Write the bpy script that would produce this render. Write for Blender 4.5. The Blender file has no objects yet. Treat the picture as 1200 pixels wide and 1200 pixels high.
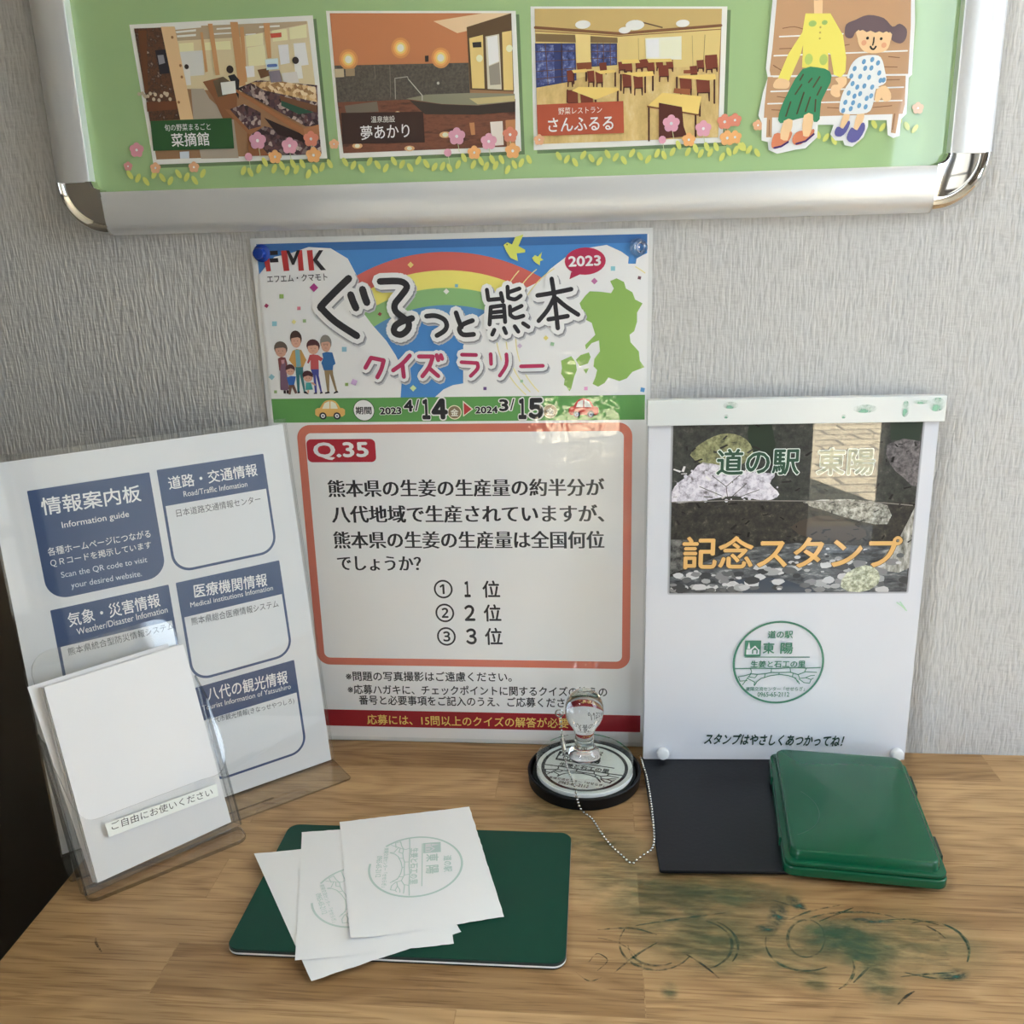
import bpy, bmesh, math, random
from mathutils import Vector, Matrix, Quaternion
random.seed(7)
S = bpy.context.scene
COL = S.collection

# ------------------------------------------------------------------ camera, world, light, exposure
F_PX = 1100.0
CAM = Vector((263.175, -723.259, 421.386))          # millimetres; back wall is y = 0, worktop z = 0
YAW, PITCH, ROLL = 0.09526070661430694, 0.28397232282928286, -0.02642726805975964

def cam_rows():
    cy, sy = math.cos(YAW), math.sin(YAW); cp, sp = math.cos(PITCH), math.sin(PITCH); cr, sr = math.cos(ROLL), math.sin(ROLL)
    B = Matrix(((1, 0, 0), (0, 0, -1), (0, 1, 0)))
    Ry = Matrix(((cy, -sy, 0), (sy, cy, 0), (0, 0, 1)))
    Rp = Matrix(((1, 0, 0), (0, cp, -sp), (0, sp, cp)))
    Rr = Matrix(((cr, -sr, 0), (sr, cr, 0), (0, 0, 1)))
    return Rr @ Rp @ B @ Ry.transposed()
RR = cam_rows()
cam_data = bpy.data.cameras.new('camera')
cam_data.sensor_width = 36.0
cam_data.lens = F_PX / 1200.0 * 36.0
cam_data.clip_start = 0.01
cam = bpy.data.objects.new('camera', cam_data)
COL.objects.link(cam)
m3 = Matrix((RR[0], -Vector(RR[1]), -Vector(RR[2]))).transposed()
cam.matrix_world = Matrix.Translation(CAM * 0.001) @ m3.to_4x4()
S.camera = cam

S.view_settings.view_transform = 'Standard'
S.view_settings.look = 'None'
S.view_settings.gamma = 1.0
S.view_settings.use_curve_mapping = False
S.view_settings.exposure = 1.5
S.cycles.use_denoising = True
S.cycles.max_bounces = 14
S.cycles.transparent_max_bounces = 24
S.cycles.sample_clamp_indirect = 6.0

world = bpy.data.worlds.new('sky')
S.world = world
world.use_nodes = True
bg = world.node_tree.nodes['Background']
bg.inputs['Color'].default_value = (0.71, 0.85, 1.0, 1.0)
bg.inputs['Strength'].default_value = 3.0

sun = bpy.data.lights.new('sun', 'SUN'); sun.energy = 40.0; sun.angle = math.radians(.6); sun.color = (.93, .96, 1.0)
so = bpy.data.objects.new('sun', sun); COL.objects.link(so)
so.rotation_euler = (math.radians(-32), math.radians(12), 0)      # high sun behind the picture wall: lights the paving outside

# glazed openings of the walls behind the viewer: (x0, x1, z0, z1, wall y) in mm
REAR_Y, NEAR_Y = -3200.0, -2000.0
OPENINGS = [(-2700, -2000, -800, 760, REAR_Y), (-1900, -1230, -800, 760, REAR_Y), (40, 420, -800, -170, REAR_Y), (1010, 1290, -800, 1200, NEAR_Y), (1370, 1820, 0, 1450, NEAR_Y)]  # last opening is added to bring in more light from the front
for (x0, x1, z0, z1, wy) in OPENINGS:                # daylight comes in here (sampling portals for the sky)
    ld = bpy.data.lights.new('daylight', 'AREA')
    ld.shape = 'RECTANGLE'; ld.size = (x1 - x0) / 1000; ld.size_y = (z1 - z0) / 1000
    ld.cycles.is_portal = True
    lo = bpy.data.objects.new('daylight', ld); COL.objects.link(lo)
    lo.location = ((x0 + x1) / 2000, wy / 1000 - 0.02, (z0 + z1) / 2000)
    lo.rotation_euler = (math.radians(90), 0, 0)

SIDE_X = 1900.0
SIDE = (-1000, -180, 260, 1560)                     # side window in the right wall: y0, y1, z0, z1
ld = bpy.data.lights.new('daylight', 'AREA'); ld.shape = 'RECTANGLE'
ld.size = (SIDE[1] - SIDE[0]) / 1000; ld.size_y = (SIDE[3] - SIDE[2]) / 1000; ld.cycles.is_portal = True
lo = bpy.data.objects.new('daylight', ld); COL.objects.link(lo)
lo.location = (SIDE_X / 1000 + .02, (SIDE[0] + SIDE[1]) / 2000, (SIDE[2] + SIDE[3]) / 2000)
lo.rotation_euler = (math.radians(90), 0, math.radians(90))

# unseen ceiling lamp panel, added left of the viewer for light from above
LAMP = (-1250, -1500, 1640)
ld = bpy.data.lights.new('added_top_lamp', 'AREA'); ld.shape = 'RECTANGLE'; ld.size = 1.2; ld.size_y = .6
ld.energy = 31; ld.color = (.77, .89, 1.0)
lo = bpy.data.objects.new('added_top_lamp', ld); COL.objects.link(lo); lo.location = [v / 1000 for v in LAMP]

# ------------------------------------------------------------------ helpers
MM = 0.001
def lin(c):
    c = c / 255.0
    return c / 12.92 if c <= 0.04045 else ((c + 0.055) / 1.055) ** 2.4
def srgb(r, g, b): return (lin(r), lin(g), lin(b), 1.0)
def ink(r, g, b, w=208):
    """albedo of a printed colour seen as (r,g,b) beside white paper seen as w"""
    k = 0.80 / lin(w); m = .3 * r + .6 * g + .1 * b
    r, g, b = [v * .86 + m * .11 + 5 for v in (r, g, b)]  # glare over the prints is mixed in: colours greyed and slightly lifted
    return (min(lin(r) * k, .9), min(lin(g) * k, .9), min(lin(b) * k, .9), 1.0)

MATS = {}
def new_mat(name):
    m = bpy.data.materials.new(name); m.use_nodes = True
    nt = m.node_tree
    return m, nt, nt.nodes['Principled BSDF']
def N(nt, typ, **kw):
    n = nt.nodes.new(typ)
    for k, v in kw.items(): setattr(n, k, v)
    return n
def lk(nt, a, b): nt.links.new(a, b)

def add_coat(nt, p, scale, dist, crough=0.03, detail=2.0):
    p.inputs['Coat Weight'].default_value = 1.0
    p.inputs['Coat Roughness'].default_value = crough
    p.inputs['Coat IOR'].default_value = 1.5
    if dist > 0:
        tc = N(nt, 'ShaderNodeTexCoord'); no = N(nt, 'ShaderNodeTexNoise'); bu = N(nt, 'ShaderNodeBump')
        no.inputs['Scale'].default_value = scale; no.inputs['Detail'].default_value = detail
        bu.inputs['Distance'].default_value = dist; bu.inputs['Strength'].default_value = 1.0
        lk(nt, tc.outputs['Object'], no.inputs['Vector']); lk(nt, no.outputs['Fac'], bu.inputs['Height'])
        lk(nt, bu.outputs['Normal'], p.inputs['Coat Normal'])

def ink_mat(c, style='lam'):
    key = (tuple(round(x, 3) for x in c), style)
    if key in MATS: return MATS[key]
    m, nt, p = new_mat('print_' + style)
    p.inputs['Base Color'].default_value = c
    p.inputs['Roughness'].default_value = 0.6
    p.inputs['Specular IOR Level'].default_value = 0.25
    if style == 'lam': add_coat(nt, p, 10.0, 0.0028, 0.06, 5.0)       # crinkled laminate film
    elif style == 'acr': add_coat(nt, p, 4.0, 0.0, 0.01)             # behind flat acrylic
    elif style == 'cov': add_coat(nt, p, 5.0, 0.0012, 0.04)          # behind a clear cover sheet
    MATS[key] = m
    return m
def texture_mat(name, cols, style, scale=120, kind='noise', stretch=(1, 1, 1), lo=.35, hi=.65):
    """printed picture texture: colours mixed by noise or cells"""
    m, nt, p = new_mat(name)
    tc = N(nt, 'ShaderNodeTexCoord'); mp = N(nt, 'ShaderNodeMapping'); rp = N(nt, 'ShaderNodeValToRGB')
    mp.inputs['Scale'].default_value = stretch
    lk(nt, tc.outputs['Object'], mp.inputs['Vector'])
    if kind == 'noise':
        t = N(nt, 'ShaderNodeTexNoise'); t.inputs['Scale'].default_value = scale; t.inputs['Detail'].default_value = 6
        t.inputs['Roughness'].default_value = .7
        lk(nt, mp.outputs['Vector'], t.inputs['Vector']); lk(nt, t.outputs['Fac'], rp.inputs['Fac'])
    else:
        t = N(nt, 'ShaderNodeTexVoronoi'); t.inputs['Scale'].default_value = scale
        lk(nt, mp.outputs['Vector'], t.inputs['Vector'])
        sp = N(nt, 'ShaderNodeSeparateColor'); lk(nt, t.outputs['Color'], sp.inputs['Color'])
        lk(nt, sp.outputs['Red'], rp.inputs['Fac'])
    el = rp.color_ramp.elements
    n = len(cols)
    while len(el) < n: el.new(.5)
    for i, c in enumerate(cols):
        el[i].position = lo + (hi - lo) * i / (n - 1); el[i].color = c
    lk(nt, rp.outputs['Color'], p.inputs['Base Color'])
    p.inputs['Roughness'].default_value = .6
    if style == 'acr': add_coat(nt, p, 4.0, 0.0, 0.01)
    elif style == 'cov': add_coat(nt, p, 5.0, 0.0012, 0.04)
    return m

def simple_mat(name, c, rough=.5, metal=0.0, coat=0.0, spec=.5, bump=None):
    m, nt, p = new_mat(name)
    p.inputs['Base Color'].default_value = c
    p.inputs['Roughness'].default_value = rough
    p.inputs['Metallic'].default_value = metal
    p.inputs['Specular IOR Level'].default_value = spec
    if coat: p.inputs['Coat Weight'].default_value = coat; p.inputs['Coat Roughness'].default_value = .05
    if bump:
        sc, di = bump[:2]
        tc = N(nt, 'ShaderNodeTexCoord'); no = N(nt, 'ShaderNodeTexNoise'); bu = N(nt, 'ShaderNodeBump')
        no.inputs['Scale'].default_value = sc; no.inputs['Detail'].default_value = 4
        bu.inputs['Distance'].default_value = di
        lk(nt, tc.outputs['Object'], no.inputs['Vector']); lk(nt, no.outputs['Fac'], bu.inputs['Height']); lk(nt, bu.outputs['Normal'], p.inputs['Normal'])
    return m

def clear_mat(name, tint, edge=0.0):
    """thin clear plastic: mostly transparent, glossy by Fresnel"""
    m = bpy.data.materials.new(name); m.use_nodes = True
    nt = m.node_tree; nt.nodes.clear()
    out = N(nt, 'ShaderNodeOutputMaterial'); mx = N(nt, 'ShaderNodeMixShader'); fr = N(nt, 'ShaderNodeLayerWeight')
    pw = N(nt, 'ShaderNodeMath', operation='POWER'); ml = N(nt, 'ShaderNodeMath', operation='MULTIPLY_ADD')
    tr = N(nt, 'ShaderNodeBsdfTransparent'); gl = N(nt, 'ShaderNodeBsdfGlossy')
    lk(nt, fr.outputs['Facing'], pw.inputs[0]); pw.inputs[1].default_value = 4.5
    lk(nt, pw.outputs[0], ml.inputs[0]); ml.inputs[1].default_value = .9; ml.inputs[2].default_value = .045
    tr.inputs['Color'].default_value = (*tint, 1); gl.inputs['Roughness'].default_value = .03
    lk(nt, ml.outputs[0], mx.inputs['Fac']); lk(nt, tr.outputs['BSDF'], mx.inputs[1]); lk(nt, gl.outputs['BSDF'], mx.inputs[2])
    lk(nt, mx.outputs['Shader'], out.inputs['Surface'])
    return m

def link_mesh(name, bm, mats, parent=None, smooth=False):
    me = bpy.data.meshes.new(name); bm.to_mesh(me); bm.free()
    for mt in (mats if isinstance(mats, (list, tuple)) else [mats]): me.materials.append(mt)
    if smooth:
        for p in me.polygons: p.use_smooth = True
        me.set_sharp_from_angle(angle=math.radians(38))
    o = bpy.data.objects.new(name, me); COL.objects.link(o)
    if parent is not None: o.parent = parent
    return o
def tag(o, label, cat, group=None, kind=None):
    o['label'] = label; o['category'] = cat
    if group: o['group'] = group
    if kind: o['kind'] = kind
    return o
def thing(name, label, cat, mat=None, group=None):
    o = bpy.data.objects.new(name, None); o.empty_display_size = .02; COL.objects.link(o)
    if mat is not None: o.matrix_world = mat
    return tag(o, label, cat, group)

# --- mesh shapes; all take millimetres
def box(bm, x0, x1, y0, y1, z0, z1, bev=0.0, seg=2):
    vs = [bm.verts.new((x * MM, y * MM, z * MM)) for x in (x0, x1) for y in (y0, y1) for z in (z0, z1)]
    fs = [(0, 1, 3, 2), (4, 6, 7, 5), (0, 4, 5, 1), (2, 3, 7, 6), (0, 2, 6, 4), (1, 5, 7, 3)]
    faces = [bm.faces.new([vs[i] for i in f]) for f in fs]
    if bev:
        es = list({e for f in faces for e in f.edges})
        bmesh.ops.bevel(bm, geom=es, offset=bev * MM, segments=seg, affect='EDGES', profile=.5)
def prism(bm, pts, axis, t0, t1, bev=0.0, seg=2):
    """closed outline pts (2-D mm) extruded along an axis ('x','y','z')"""
    def P(a, b, t):
        return {'y': (a, t, b), 'z': (a, b, t), 'x': (t, a, b)}[axis]
    lo = [bm.verts.new(Vector(P(a, b, t0)) * MM) for a, b in pts]
    hi = [bm.verts.new(Vector(P(a, b, t1)) * MM) for a, b in pts]
    n = len(pts)
    f1 = bm.faces.new(lo); f2 = bm.faces.new(hi[::-1])
    for i in range(n): bm.faces.new((lo[i], hi[i], hi[(i + 1) % n], lo[(i + 1) % n]))
    bmesh.ops.recalc_face_normals(bm, faces=bm.faces[:])
    if bev:
        es = list(set(f1.edges) | set(f2.edges))
        bmesh.ops.bevel(bm, geom=es, offset=bev * MM, segments=seg, affect='EDGES', profile=.5)
def edged(bm, axis):
    """second material on the cut edges of a flat plate"""
    i = 'xyz'.index(axis); bm.normal_update()
    for f in bm.faces: f.material_index = 0 if abs(f.normal[i]) > .7 else 1
    return bm
def rrect(x0, x1, y0, y1, r, n=6):
    """rounded rectangle; r one radius or four (bl, br, tr, tl)"""
    rs = r if isinstance(r, (list, tuple)) else (r,) * 4
    pts = []
    for (cx, cy, a0, q) in ((x0 + rs[0], y0 + rs[0], 180, rs[0]), (x1 - rs[1], y0 + rs[1], 270, rs[1]), (x1 - rs[2], y1 - rs[2], 0, rs[2]), (x0 + rs[3], y1 - rs[3], 90, rs[3])):
        if q <= 0: pts.append((cx, cy)); continue
        for i in range(n + 1):
            a = math.radians(a0 + 90 * i / n); pts.append((cx + q * math.cos(a), cy + q * math.sin(a)))
    return pts
def lathe(bm, prof, cx=0, cy=0, n=48):
    """profile of (r, z) revolved about z"""
    rings = []
    for r, z in prof:
        if r < 1e-6: rings.append([bm.verts.new((cx * MM, cy * MM, z * MM))])
        else: rings.append([bm.verts.new(((cx + r * math.cos(2 * math.pi * i / n)) * MM, (cy + r * math.sin(2 * math.pi * i / n)) * MM, z * MM)) for i in range(n)])
    for a, b in zip(rings, rings[1:]):
        for i in range(n):
            j = (i + 1) % n
            if len(a) == 1 and len(b) == 1: continue
            if len(a) == 1: bm.faces.new((a[0], b[i], b[j]))
            elif len(b) == 1: bm.faces.new((a[i], b[0], a[j]))
            else: bm.faces.new((a[i], b[i], b[j], a[j]))
    bmesh.ops.recalc_face_normals(bm, faces=bm.faces[:])
def tube(bm, pts, r, n=8):
    pts = [Vector(p) for p in pts]; rings = []
    for i, p in enumerate(pts):
        d = (pts[min(i + 1, len(pts) - 1)] - pts[max(i - 1, 0)]).normalized()
        a = d.orthogonal().normalized() if i == 0 else (rings[-1][1] - d * rings[-1][1].dot(d)).normalized()
        b = d.cross(a)
        rings.append(([bm.verts.new((p + (a * math.cos(2 * math.pi * k / n) + b * math.sin(2 * math.pi * k / n)) * r) * MM) for k in range(n)], a))
    for (u, _), (v, _) in zip(rings, rings[1:]):
        for k in range(n): bm.faces.new((u[k], u[(k + 1) % n], v[(k + 1) % n], v[k]))
    bm.faces.new(rings[0][0][::-1]); bm.faces.new(rings[-1][0])
def catmull(pts, closed=True, n=6):
    out = []; m = len(pts)
    rng = range(m if closed else m - 1)
    for i in rng:
        g = (lambda k: pts[k % m]) if closed else (lambda k: pts[max(0, min(m - 1, k))])
        p0, p1, p2, p3 = g(i - 1), g(i), g(i + 1), g(i + 2)
        for s in range(n):
            t = s / n
            out.append(tuple(.5 * (2 * p1[k] + (p2[k] - p0[k]) * t + (2 * p0[k] - 5 * p1[k] + 4 * p2[k] - p3[k]) * t * t + (3 * p1[k] - p0[k] - 3 * p2[k] + p3[k]) * t ** 3) for k in range(len(p1))))
    if not closed: out.append(tuple(pts[-1]))
    return out

# --- glyph outlines as flat meshes
GLYPH = {}
def glyph(s):
    if s in GLYPH: return GLYPH[s]
    c = bpy.data.curves.new('lettering', 'FONT'); c.body = s; c.resolution_u = 3; c.fill_mode = 'FRONT'
    o = bpy.data.objects.new('lettering', c); COL.objects.link(o)
    dg = bpy.context.evaluated_depsgraph_get()
    me = bpy.data.meshes.new_from_object(o.evaluated_get(dg))
    bpy.data.objects.remove(o)
    GLYPH[s] = ([(v.co.x, v.co.y) for v in me.vertices], [tuple(p.vertices) for p in me.polygons])
    bpy.data.meshes.remove(me)
    return GLYPH[s]

# --- a flat printed sheet standing in the scene: local x to the right, local z up the sheet, -y towards the reader
class Sheet:
    def __init__(self, o, u, up):
        self.o, self.u, self.up = Vector(o), Vector(u).normalized(), Vector(up).normalized()
        self.n = self.u.cross(self.up)                        # towards the reader
        self.mat = Matrix((self.u, -self.n, self.up)).transposed().to_4x4()
        self.mat.translation = self.o * MM
    def loc(self, px):
        """where the sight line measured at photo pixel px meets the sheet (mm)"""
        d = RR.transposed() @ Vector(((px[0] - 600) / F_PX, (px[1] - 600) / F_PX, 1))
        p = CAM + d * ((self.o - CAM).dot(self.n) / d.dot(self.n)) - self.o
        return (p.dot(self.u), p.dot(self.up))
LAYER = 0.08
class Art:
    """flat print built up in thin layers, one mesh with one material per ink"""
    def __init__(self, sheet=None, style='lam', base=0.0, white=208):
        self.sh, self.style, self.base, self.white = sheet, style, base, white
        self.bm = bmesh.new(); self.mats = []
        self.T = lambda p: p; self.k = 0
    def L(self, p): return self.sh.loc(p)
    def mi(self, c):
        m = c if isinstance(c, bpy.types.Material) else ink_mat(ink(*c, w=self.white), self.style)
        if m not in self.mats: self.mats.append(m)
        return self.mats.index(m)
    def v(self, p, layer):
        p = self.T(p)
        return self.bm.verts.new((p[0] * MM, (-self.base - layer * LAYER - (self.k % 62) * .0012) * MM, p[1] * MM))
    def poly(self, pts, c, layer):                            # local mm; each piece a hair above the last
        self.k += 1
        f = self.bm.faces.new([self.v(p, layer) for p in pts]); f.material_index = self.mi(c)
        f.normal_update()
        if f.normal.y > 0: f.normal_flip()
    def pp(self, pts, c, layer, curve=0):                     # outline measured in photo pixels
        pts = [self.L(p) for p in pts]
        self.poly(catmull(pts, True, curve) if curve else pts, c, layer)
    def stroke(self, pts, w, c, layer, n=8):                  # local mm, round ends and joints
        mi = self.mi(c)
        for a, b in zip(pts, pts[1:]):
            a, b = Vector(a), Vector(b); d = b - a
            if d.length < 1e-6: continue
            q = Vector((-d.y, d.x)).normalized() * w / 2
            self.poly([a + q, a - q, b - q, b + q], c, layer)
        for p in pts: self.disc(p, w / 2, c, layer, n=n)
    def ps(self, pts, wpx, c, layer, curve=0):
        k = self.scale(pts[0]); pts = [self.L(p) for p in pts]
        if curve and len(pts) > 2: pts = catmull(pts, False, curve)
        self.stroke(pts, wpx * k, c, layer)
    def disc(self, p, r, c, layer, ry=None, n=20, rot=0):
        ry = r if ry is None else ry; cr, sr = math.cos(rot), math.sin(rot)
        self.poly([(p[0] + r * math.cos(t) * cr - ry * math.sin(t) * sr, p[1] + r * math.cos(t) * sr + ry * math.sin(t) * cr) for t in [2 * math.pi * i / n for i in range(n)]], c, layer)
    def pd(self, p, r, c, layer, ry=None, n=20, rot=0):
        k = self.scale(p); self.disc(self.L(p), r * k, c, layer, None if ry is None else ry * k, n, rot)
    def ring(self, p, r, w, c, layer, a0=0, a1=360, ry=None, n=64):
        ry = r if ry is None else ry
        ts = [math.radians(a0 + (a1 - a0) * i / n) for i in range(n + 1)]
        for t0, t1 in zip(ts, ts[1:]):
            q = [(p[0] + (r + s) * math.cos(t), p[1] + (ry + s) * math.sin(t)) for t, s in ((t0, -w / 2), (t1, -w / 2), (t1, w / 2), (t0, w / 2))]
            self.poly(q, c, layer)
    def scale(self, px):
        a = self.L((px[0] - 5, px[1])); b = self.L((px[0] + 5, px[1]))
        return math.hypot(a[0] - b[0], a[1] - b[1]) / 10
    def text(self, s, l, r, h, c, layer, bold=0.0, squash=1.0, outline=None, slant=0.0):
        """one line of lettering between two local points (mid-height of its ink), h mm tall; outline = (colour, width em, layer)"""
        l, r = Vector(l), Vector(r); d = r - l; W = d.length; ux = d / W; uy = Vector((-ux.y, ux.x))
        vs, fs = glyph(s)
        x0, x1 = min(v[0] for v in vs), max(v[0] for v in vs); y0, y1 = min(v[1] for v in vs), max(v[1] for v in vs)
        em = (y1 - y0) if len(s) > 2 else 1.0
        def put(c, layer, offs):
            mi = self.mi(c)
            for ox, oy in offs:
                self.k += 1; vv = []
                for x, y in vs:
                    a = (x + ox - x0) / (x1 - x0) * W; b = ((y + oy - y0) / (y1 - y0) - .5) * h
                    vv.append(self.v(l + ux * (a + slant * b) + uy * b, layer))
                for f in fs:
                    try: q = self.bm.faces.new([vv[i] for i in f])
                    except ValueError: continue
                    q.material_index = mi; q.normal_update()
                    if q.normal.y > 0: q.normal_flip()
        def ringo(r, n): return [(r * math.cos(2 * math.pi * i / n), r * math.sin(2 * math.pi * i / n)) for i in range(n)]
        if outline:
            R = bold + outline[1]; put(outline[0], outline[2], ringo(R, 14) + ringo(R * .5, 8))
        if squash != 1.0: put(c, layer, [(-bold, 0), (bold, 0), (0, 0)])
        elif bold > .03: put(c, layer, ringo(bold, 8) + [(0, 0)])
        elif bold > 0: put(c, layer, ringo(bold, 4) + [(0, 0)])
        else: put(c, layer, [(0, 0)])
    def pt(self, s, l, r, hpx, c, layer, **kw):               # ends measured in photo pixels
        mx = ((l[0] + r[0]) / 2, (l[1] + r[1]) / 2)
        t = self.L((mx[0], mx[1] - hpx / 2)); b = self.L((mx[0], mx[1] + hpx / 2))
        self.text(s, self.L(l), self.L(r), math.hypot(t[0] - b[0], t[1] - b[1]), c, layer, **kw)
    def build(self, name, parent):
        return link_mesh(name, self.bm, self.mats, parent)
def crop(x0, y0, k): return lambda x, y: (x0 + x / k, y0 + y / k)
def cr(C, *xy): return [C(x, y) for x, y in zip(xy[::2], xy[1::2])]

# ------------------------------------------------------------------ the room
def wall_mat():
    m, nt, p = new_mat('woven_wallpaper')
    tc = N(nt, 'ShaderNodeTexCoord')
    def noise(scale, vec, det=3, rough=.55):
        mp = N(nt, 'ShaderNodeMapping'); mp.inputs['Scale'].default_value = vec
        no = N(nt, 'ShaderNodeTexNoise'); no.inputs['Scale'].default_value = scale; no.inputs['Detail'].default_value = det
        no.inputs['Roughness'].default_value = rough
        lk(nt, tc.outputs['Object'], mp.inputs['Vector']); lk(nt, mp.outputs['Vector'], no.inputs['Vector'])
        return no.outputs['Fac']
    ribs = noise(430, (1.0, 1.0, .16), 1)
    weft = noise(430, (.25, 1.0, 1.0), 1)
    big = noise(14, (1, 1, .5), 2)
    mix = N(nt, 'ShaderNodeMix'); mix.data_type = 'FLOAT'
    lk(nt, big, mix.inputs[0]); lk(nt, ribs, mix.inputs[2]); lk(nt, weft, mix.inputs[3])
    ad = N(nt, 'ShaderNodeMath', operation='ADD'); lk(nt, mix.outputs[0], ad.inputs[0]); lk(nt, ribs, ad.inputs[1])
    bu = N(nt, 'ShaderNodeBump'); bu.inputs['Distance'].default_value = .00075; bu.inputs['Strength'].default_value = 1.0
    lk(nt, ad.outputs[0], bu.inputs['Height']); lk(nt, bu.outputs['Normal'], p.inputs['Normal'])
    rp = N(nt, 'ShaderNodeValToRGB')
    rp.color_ramp.elements[0].position = .7; rp.color_ramp.elements[0].color = (.47, .468, .46, 1)
    rp.color_ramp.elements[1].position = 1.25; rp.color_ramp.elements[1].color = (.55, .547, .538, 1)
    dv = N(nt, 'ShaderNodeMath', operation='MULTIPLY'); dv.inputs[1].default_value = 1.0
    lk(nt, ad.outputs[0], dv.inputs[0]); lk(nt, dv.outputs[0], rp.inputs['Fac'])
    lk(nt, rp.outputs['Color'], p.inputs['Base Color'])
    p.inputs['Roughness'].default_value = .7; p.inputs['Specular IOR Level'].default_value = .3
    return m
WALL = wall_mat()
PLAIN = simple_mat('painted_wall', srgb(228, 226, 220), .8)
DARK = simple_mat('dark_brown_wall', srgb(98, 89, 76), .75)
FLOOR = simple_mat('floor_tile', srgb(150, 142, 130), .5)
ALU = simple_mat('window_aluminium', srgb(150, 150, 150), .4, .8)
def struct(name, boxes, m, label=None, cat=None):
    bm = bmesh.new()
    for b in boxes: box(bm, *b)
    o = link_mesh(name, bm, m); o['kind'] = 'structure'
    o['label'] = label or name.replace('_', ' '); o['category'] = cat or name.split('_')[0]
    return o
RX0, RX1, FZ, CZ = -2900, 1900, -800, 1650
struct('wall_back', [(-236, RX1, 0, 60, FZ, CZ)], WALL, 'light grey woven-texture wallpapered wall behind the posters', 'wall')
struct('wall_left', [(-320, -236, -700, 60, FZ, CZ), (RX0, -320, 0, 60, FZ, CZ), (RX0 - 60, RX0, REAR_Y, 60, FZ, CZ)], DARK, 'dark wall past the left end of the wooden counter, put in to shade that side', 'wall')  # nearest block is added, its depth set to keep light off the left
struct('wall_right', [(RX1, RX1 + 60, REAR_Y, SIDE[0], FZ, CZ), (RX1, RX1 + 60, SIDE[1], 60, FZ, CZ), (RX1, RX1 + 60, SIDE[0], SIDE[1], FZ, SIDE[2]), (RX1, RX1 + 60, SIDE[0], SIDE[1], SIDE[3], CZ)], PLAIN)
struct('floor', [(RX0, RX1, REAR_Y, 0, FZ - 50, FZ)], FLOOR)
struct('ceiling', [(RX0, RX1, REAR_Y, 0, CZ, CZ + 50)], PLAIN)
struct('trim_2', [(LAMP[0] - 620, LAMP[0] - 605, LAMP[1] - 320, LAMP[1] + 320, LAMP[2] - 20, CZ), (LAMP[0] + 605, LAMP[0] + 620, LAMP[1] - 320, LAMP[1] + 320, LAMP[2] - 20, CZ)], PLAIN, 'housing of the added ceiling lamp', 'lamp housing')
rear = []
for wy, xa, xb in ((REAR_Y, RX0, 620), (NEAR_Y, 560, RX1)):
    ops = [o for o in OPENINGS if o[4] == wy]
    xs = [xa] + [v for o in ops for v in o[:2]] + [xb]
    rear += [(xs[i], xs[i + 1], wy - 80, wy, FZ, CZ) for i in range(0, len(xs), 2)] + [(o[0], o[1], wy - 80, wy, o[3], CZ) for o in ops] + [(o[0], o[1], wy - 80, wy, FZ, o[2]) for o in ops if o[2] > FZ]
rear.append((560, 620, REAR_Y, NEAR_Y - 80, FZ, CZ))
struct('wall_front', rear, simple_mat('rear_wall', srgb(96, 90, 84), .8))
def paving_mat():
    m, nt, p = new_mat('paving')
    tc = N(nt, 'ShaderNodeTexCoord'); br = N(nt, 'ShaderNodeTexBrick'); br.inputs['Scale'].default_value = 1
    br.inputs['Brick Width'].default_value = .3; br.inputs['Row Height'].default_value = .15; br.inputs['Mortar Size'].default_value = .012
    br.inputs['Color1'].default_value = srgb(196, 176, 140); br.inputs['Color2'].default_value = srgb(176, 158, 128); br.inputs['Mortar'].default_value = srgb(120, 108, 90)
    lk(nt, tc.outputs['Object'], br.inputs['Vector']); lk(nt, br.outputs['Color'], p.inputs['Base Color']); p.inputs['Roughness'].default_value = .9
    return m
struct('trim_1', [(-12000, 12000, -16000, REAR_Y - 90, FZ - 40, FZ - 5), (640, 12000, REAR_Y - 90, NEAR_Y - 90, FZ - 40, FZ - 5), (RX1 + 70, 12000, NEAR_Y - 90, 3000, FZ - 40, FZ - 5)], paving_mat(), 'pale paving outside the windows', 'paving')
for i, o in enumerate(OPENINGS):
    wy = o[4]
    fr = [(o[0], o[0] + 35, wy - 60, wy - 20, o[2], o[3]), (o[1] - 35, o[1], wy - 60, wy - 20, o[2], o[3]),
          (o[0] + 35, o[1] - 35, wy - 60, wy - 20, o[3] - 35, o[3]), (o[0] + 35, o[1] - 35, wy - 60, wy - 20, o[2] + 250, o[2] + 290)]
    struct('window_%d' % (i + 1), fr, ALU)  # the last frame belongs to the added opening

struct('window_6', [(RX1 + 10, RX1 + 50, SIDE[0], SIDE[0] + 35, SIDE[2], SIDE[3]), (RX1 + 10, RX1 + 50, SIDE[1] - 35, SIDE[1], SIDE[2], SIDE[3]),
                    (RX1 + 10, RX1 + 50, SIDE[0] + 35, SIDE[1] - 35, SIDE[3] - 35, SIDE[3]), (RX1 + 10, RX1 + 50, SIDE[0] + 35, SIDE[1] - 35, SIDE[2], SIDE[2] + 35)], ALU)

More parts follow.
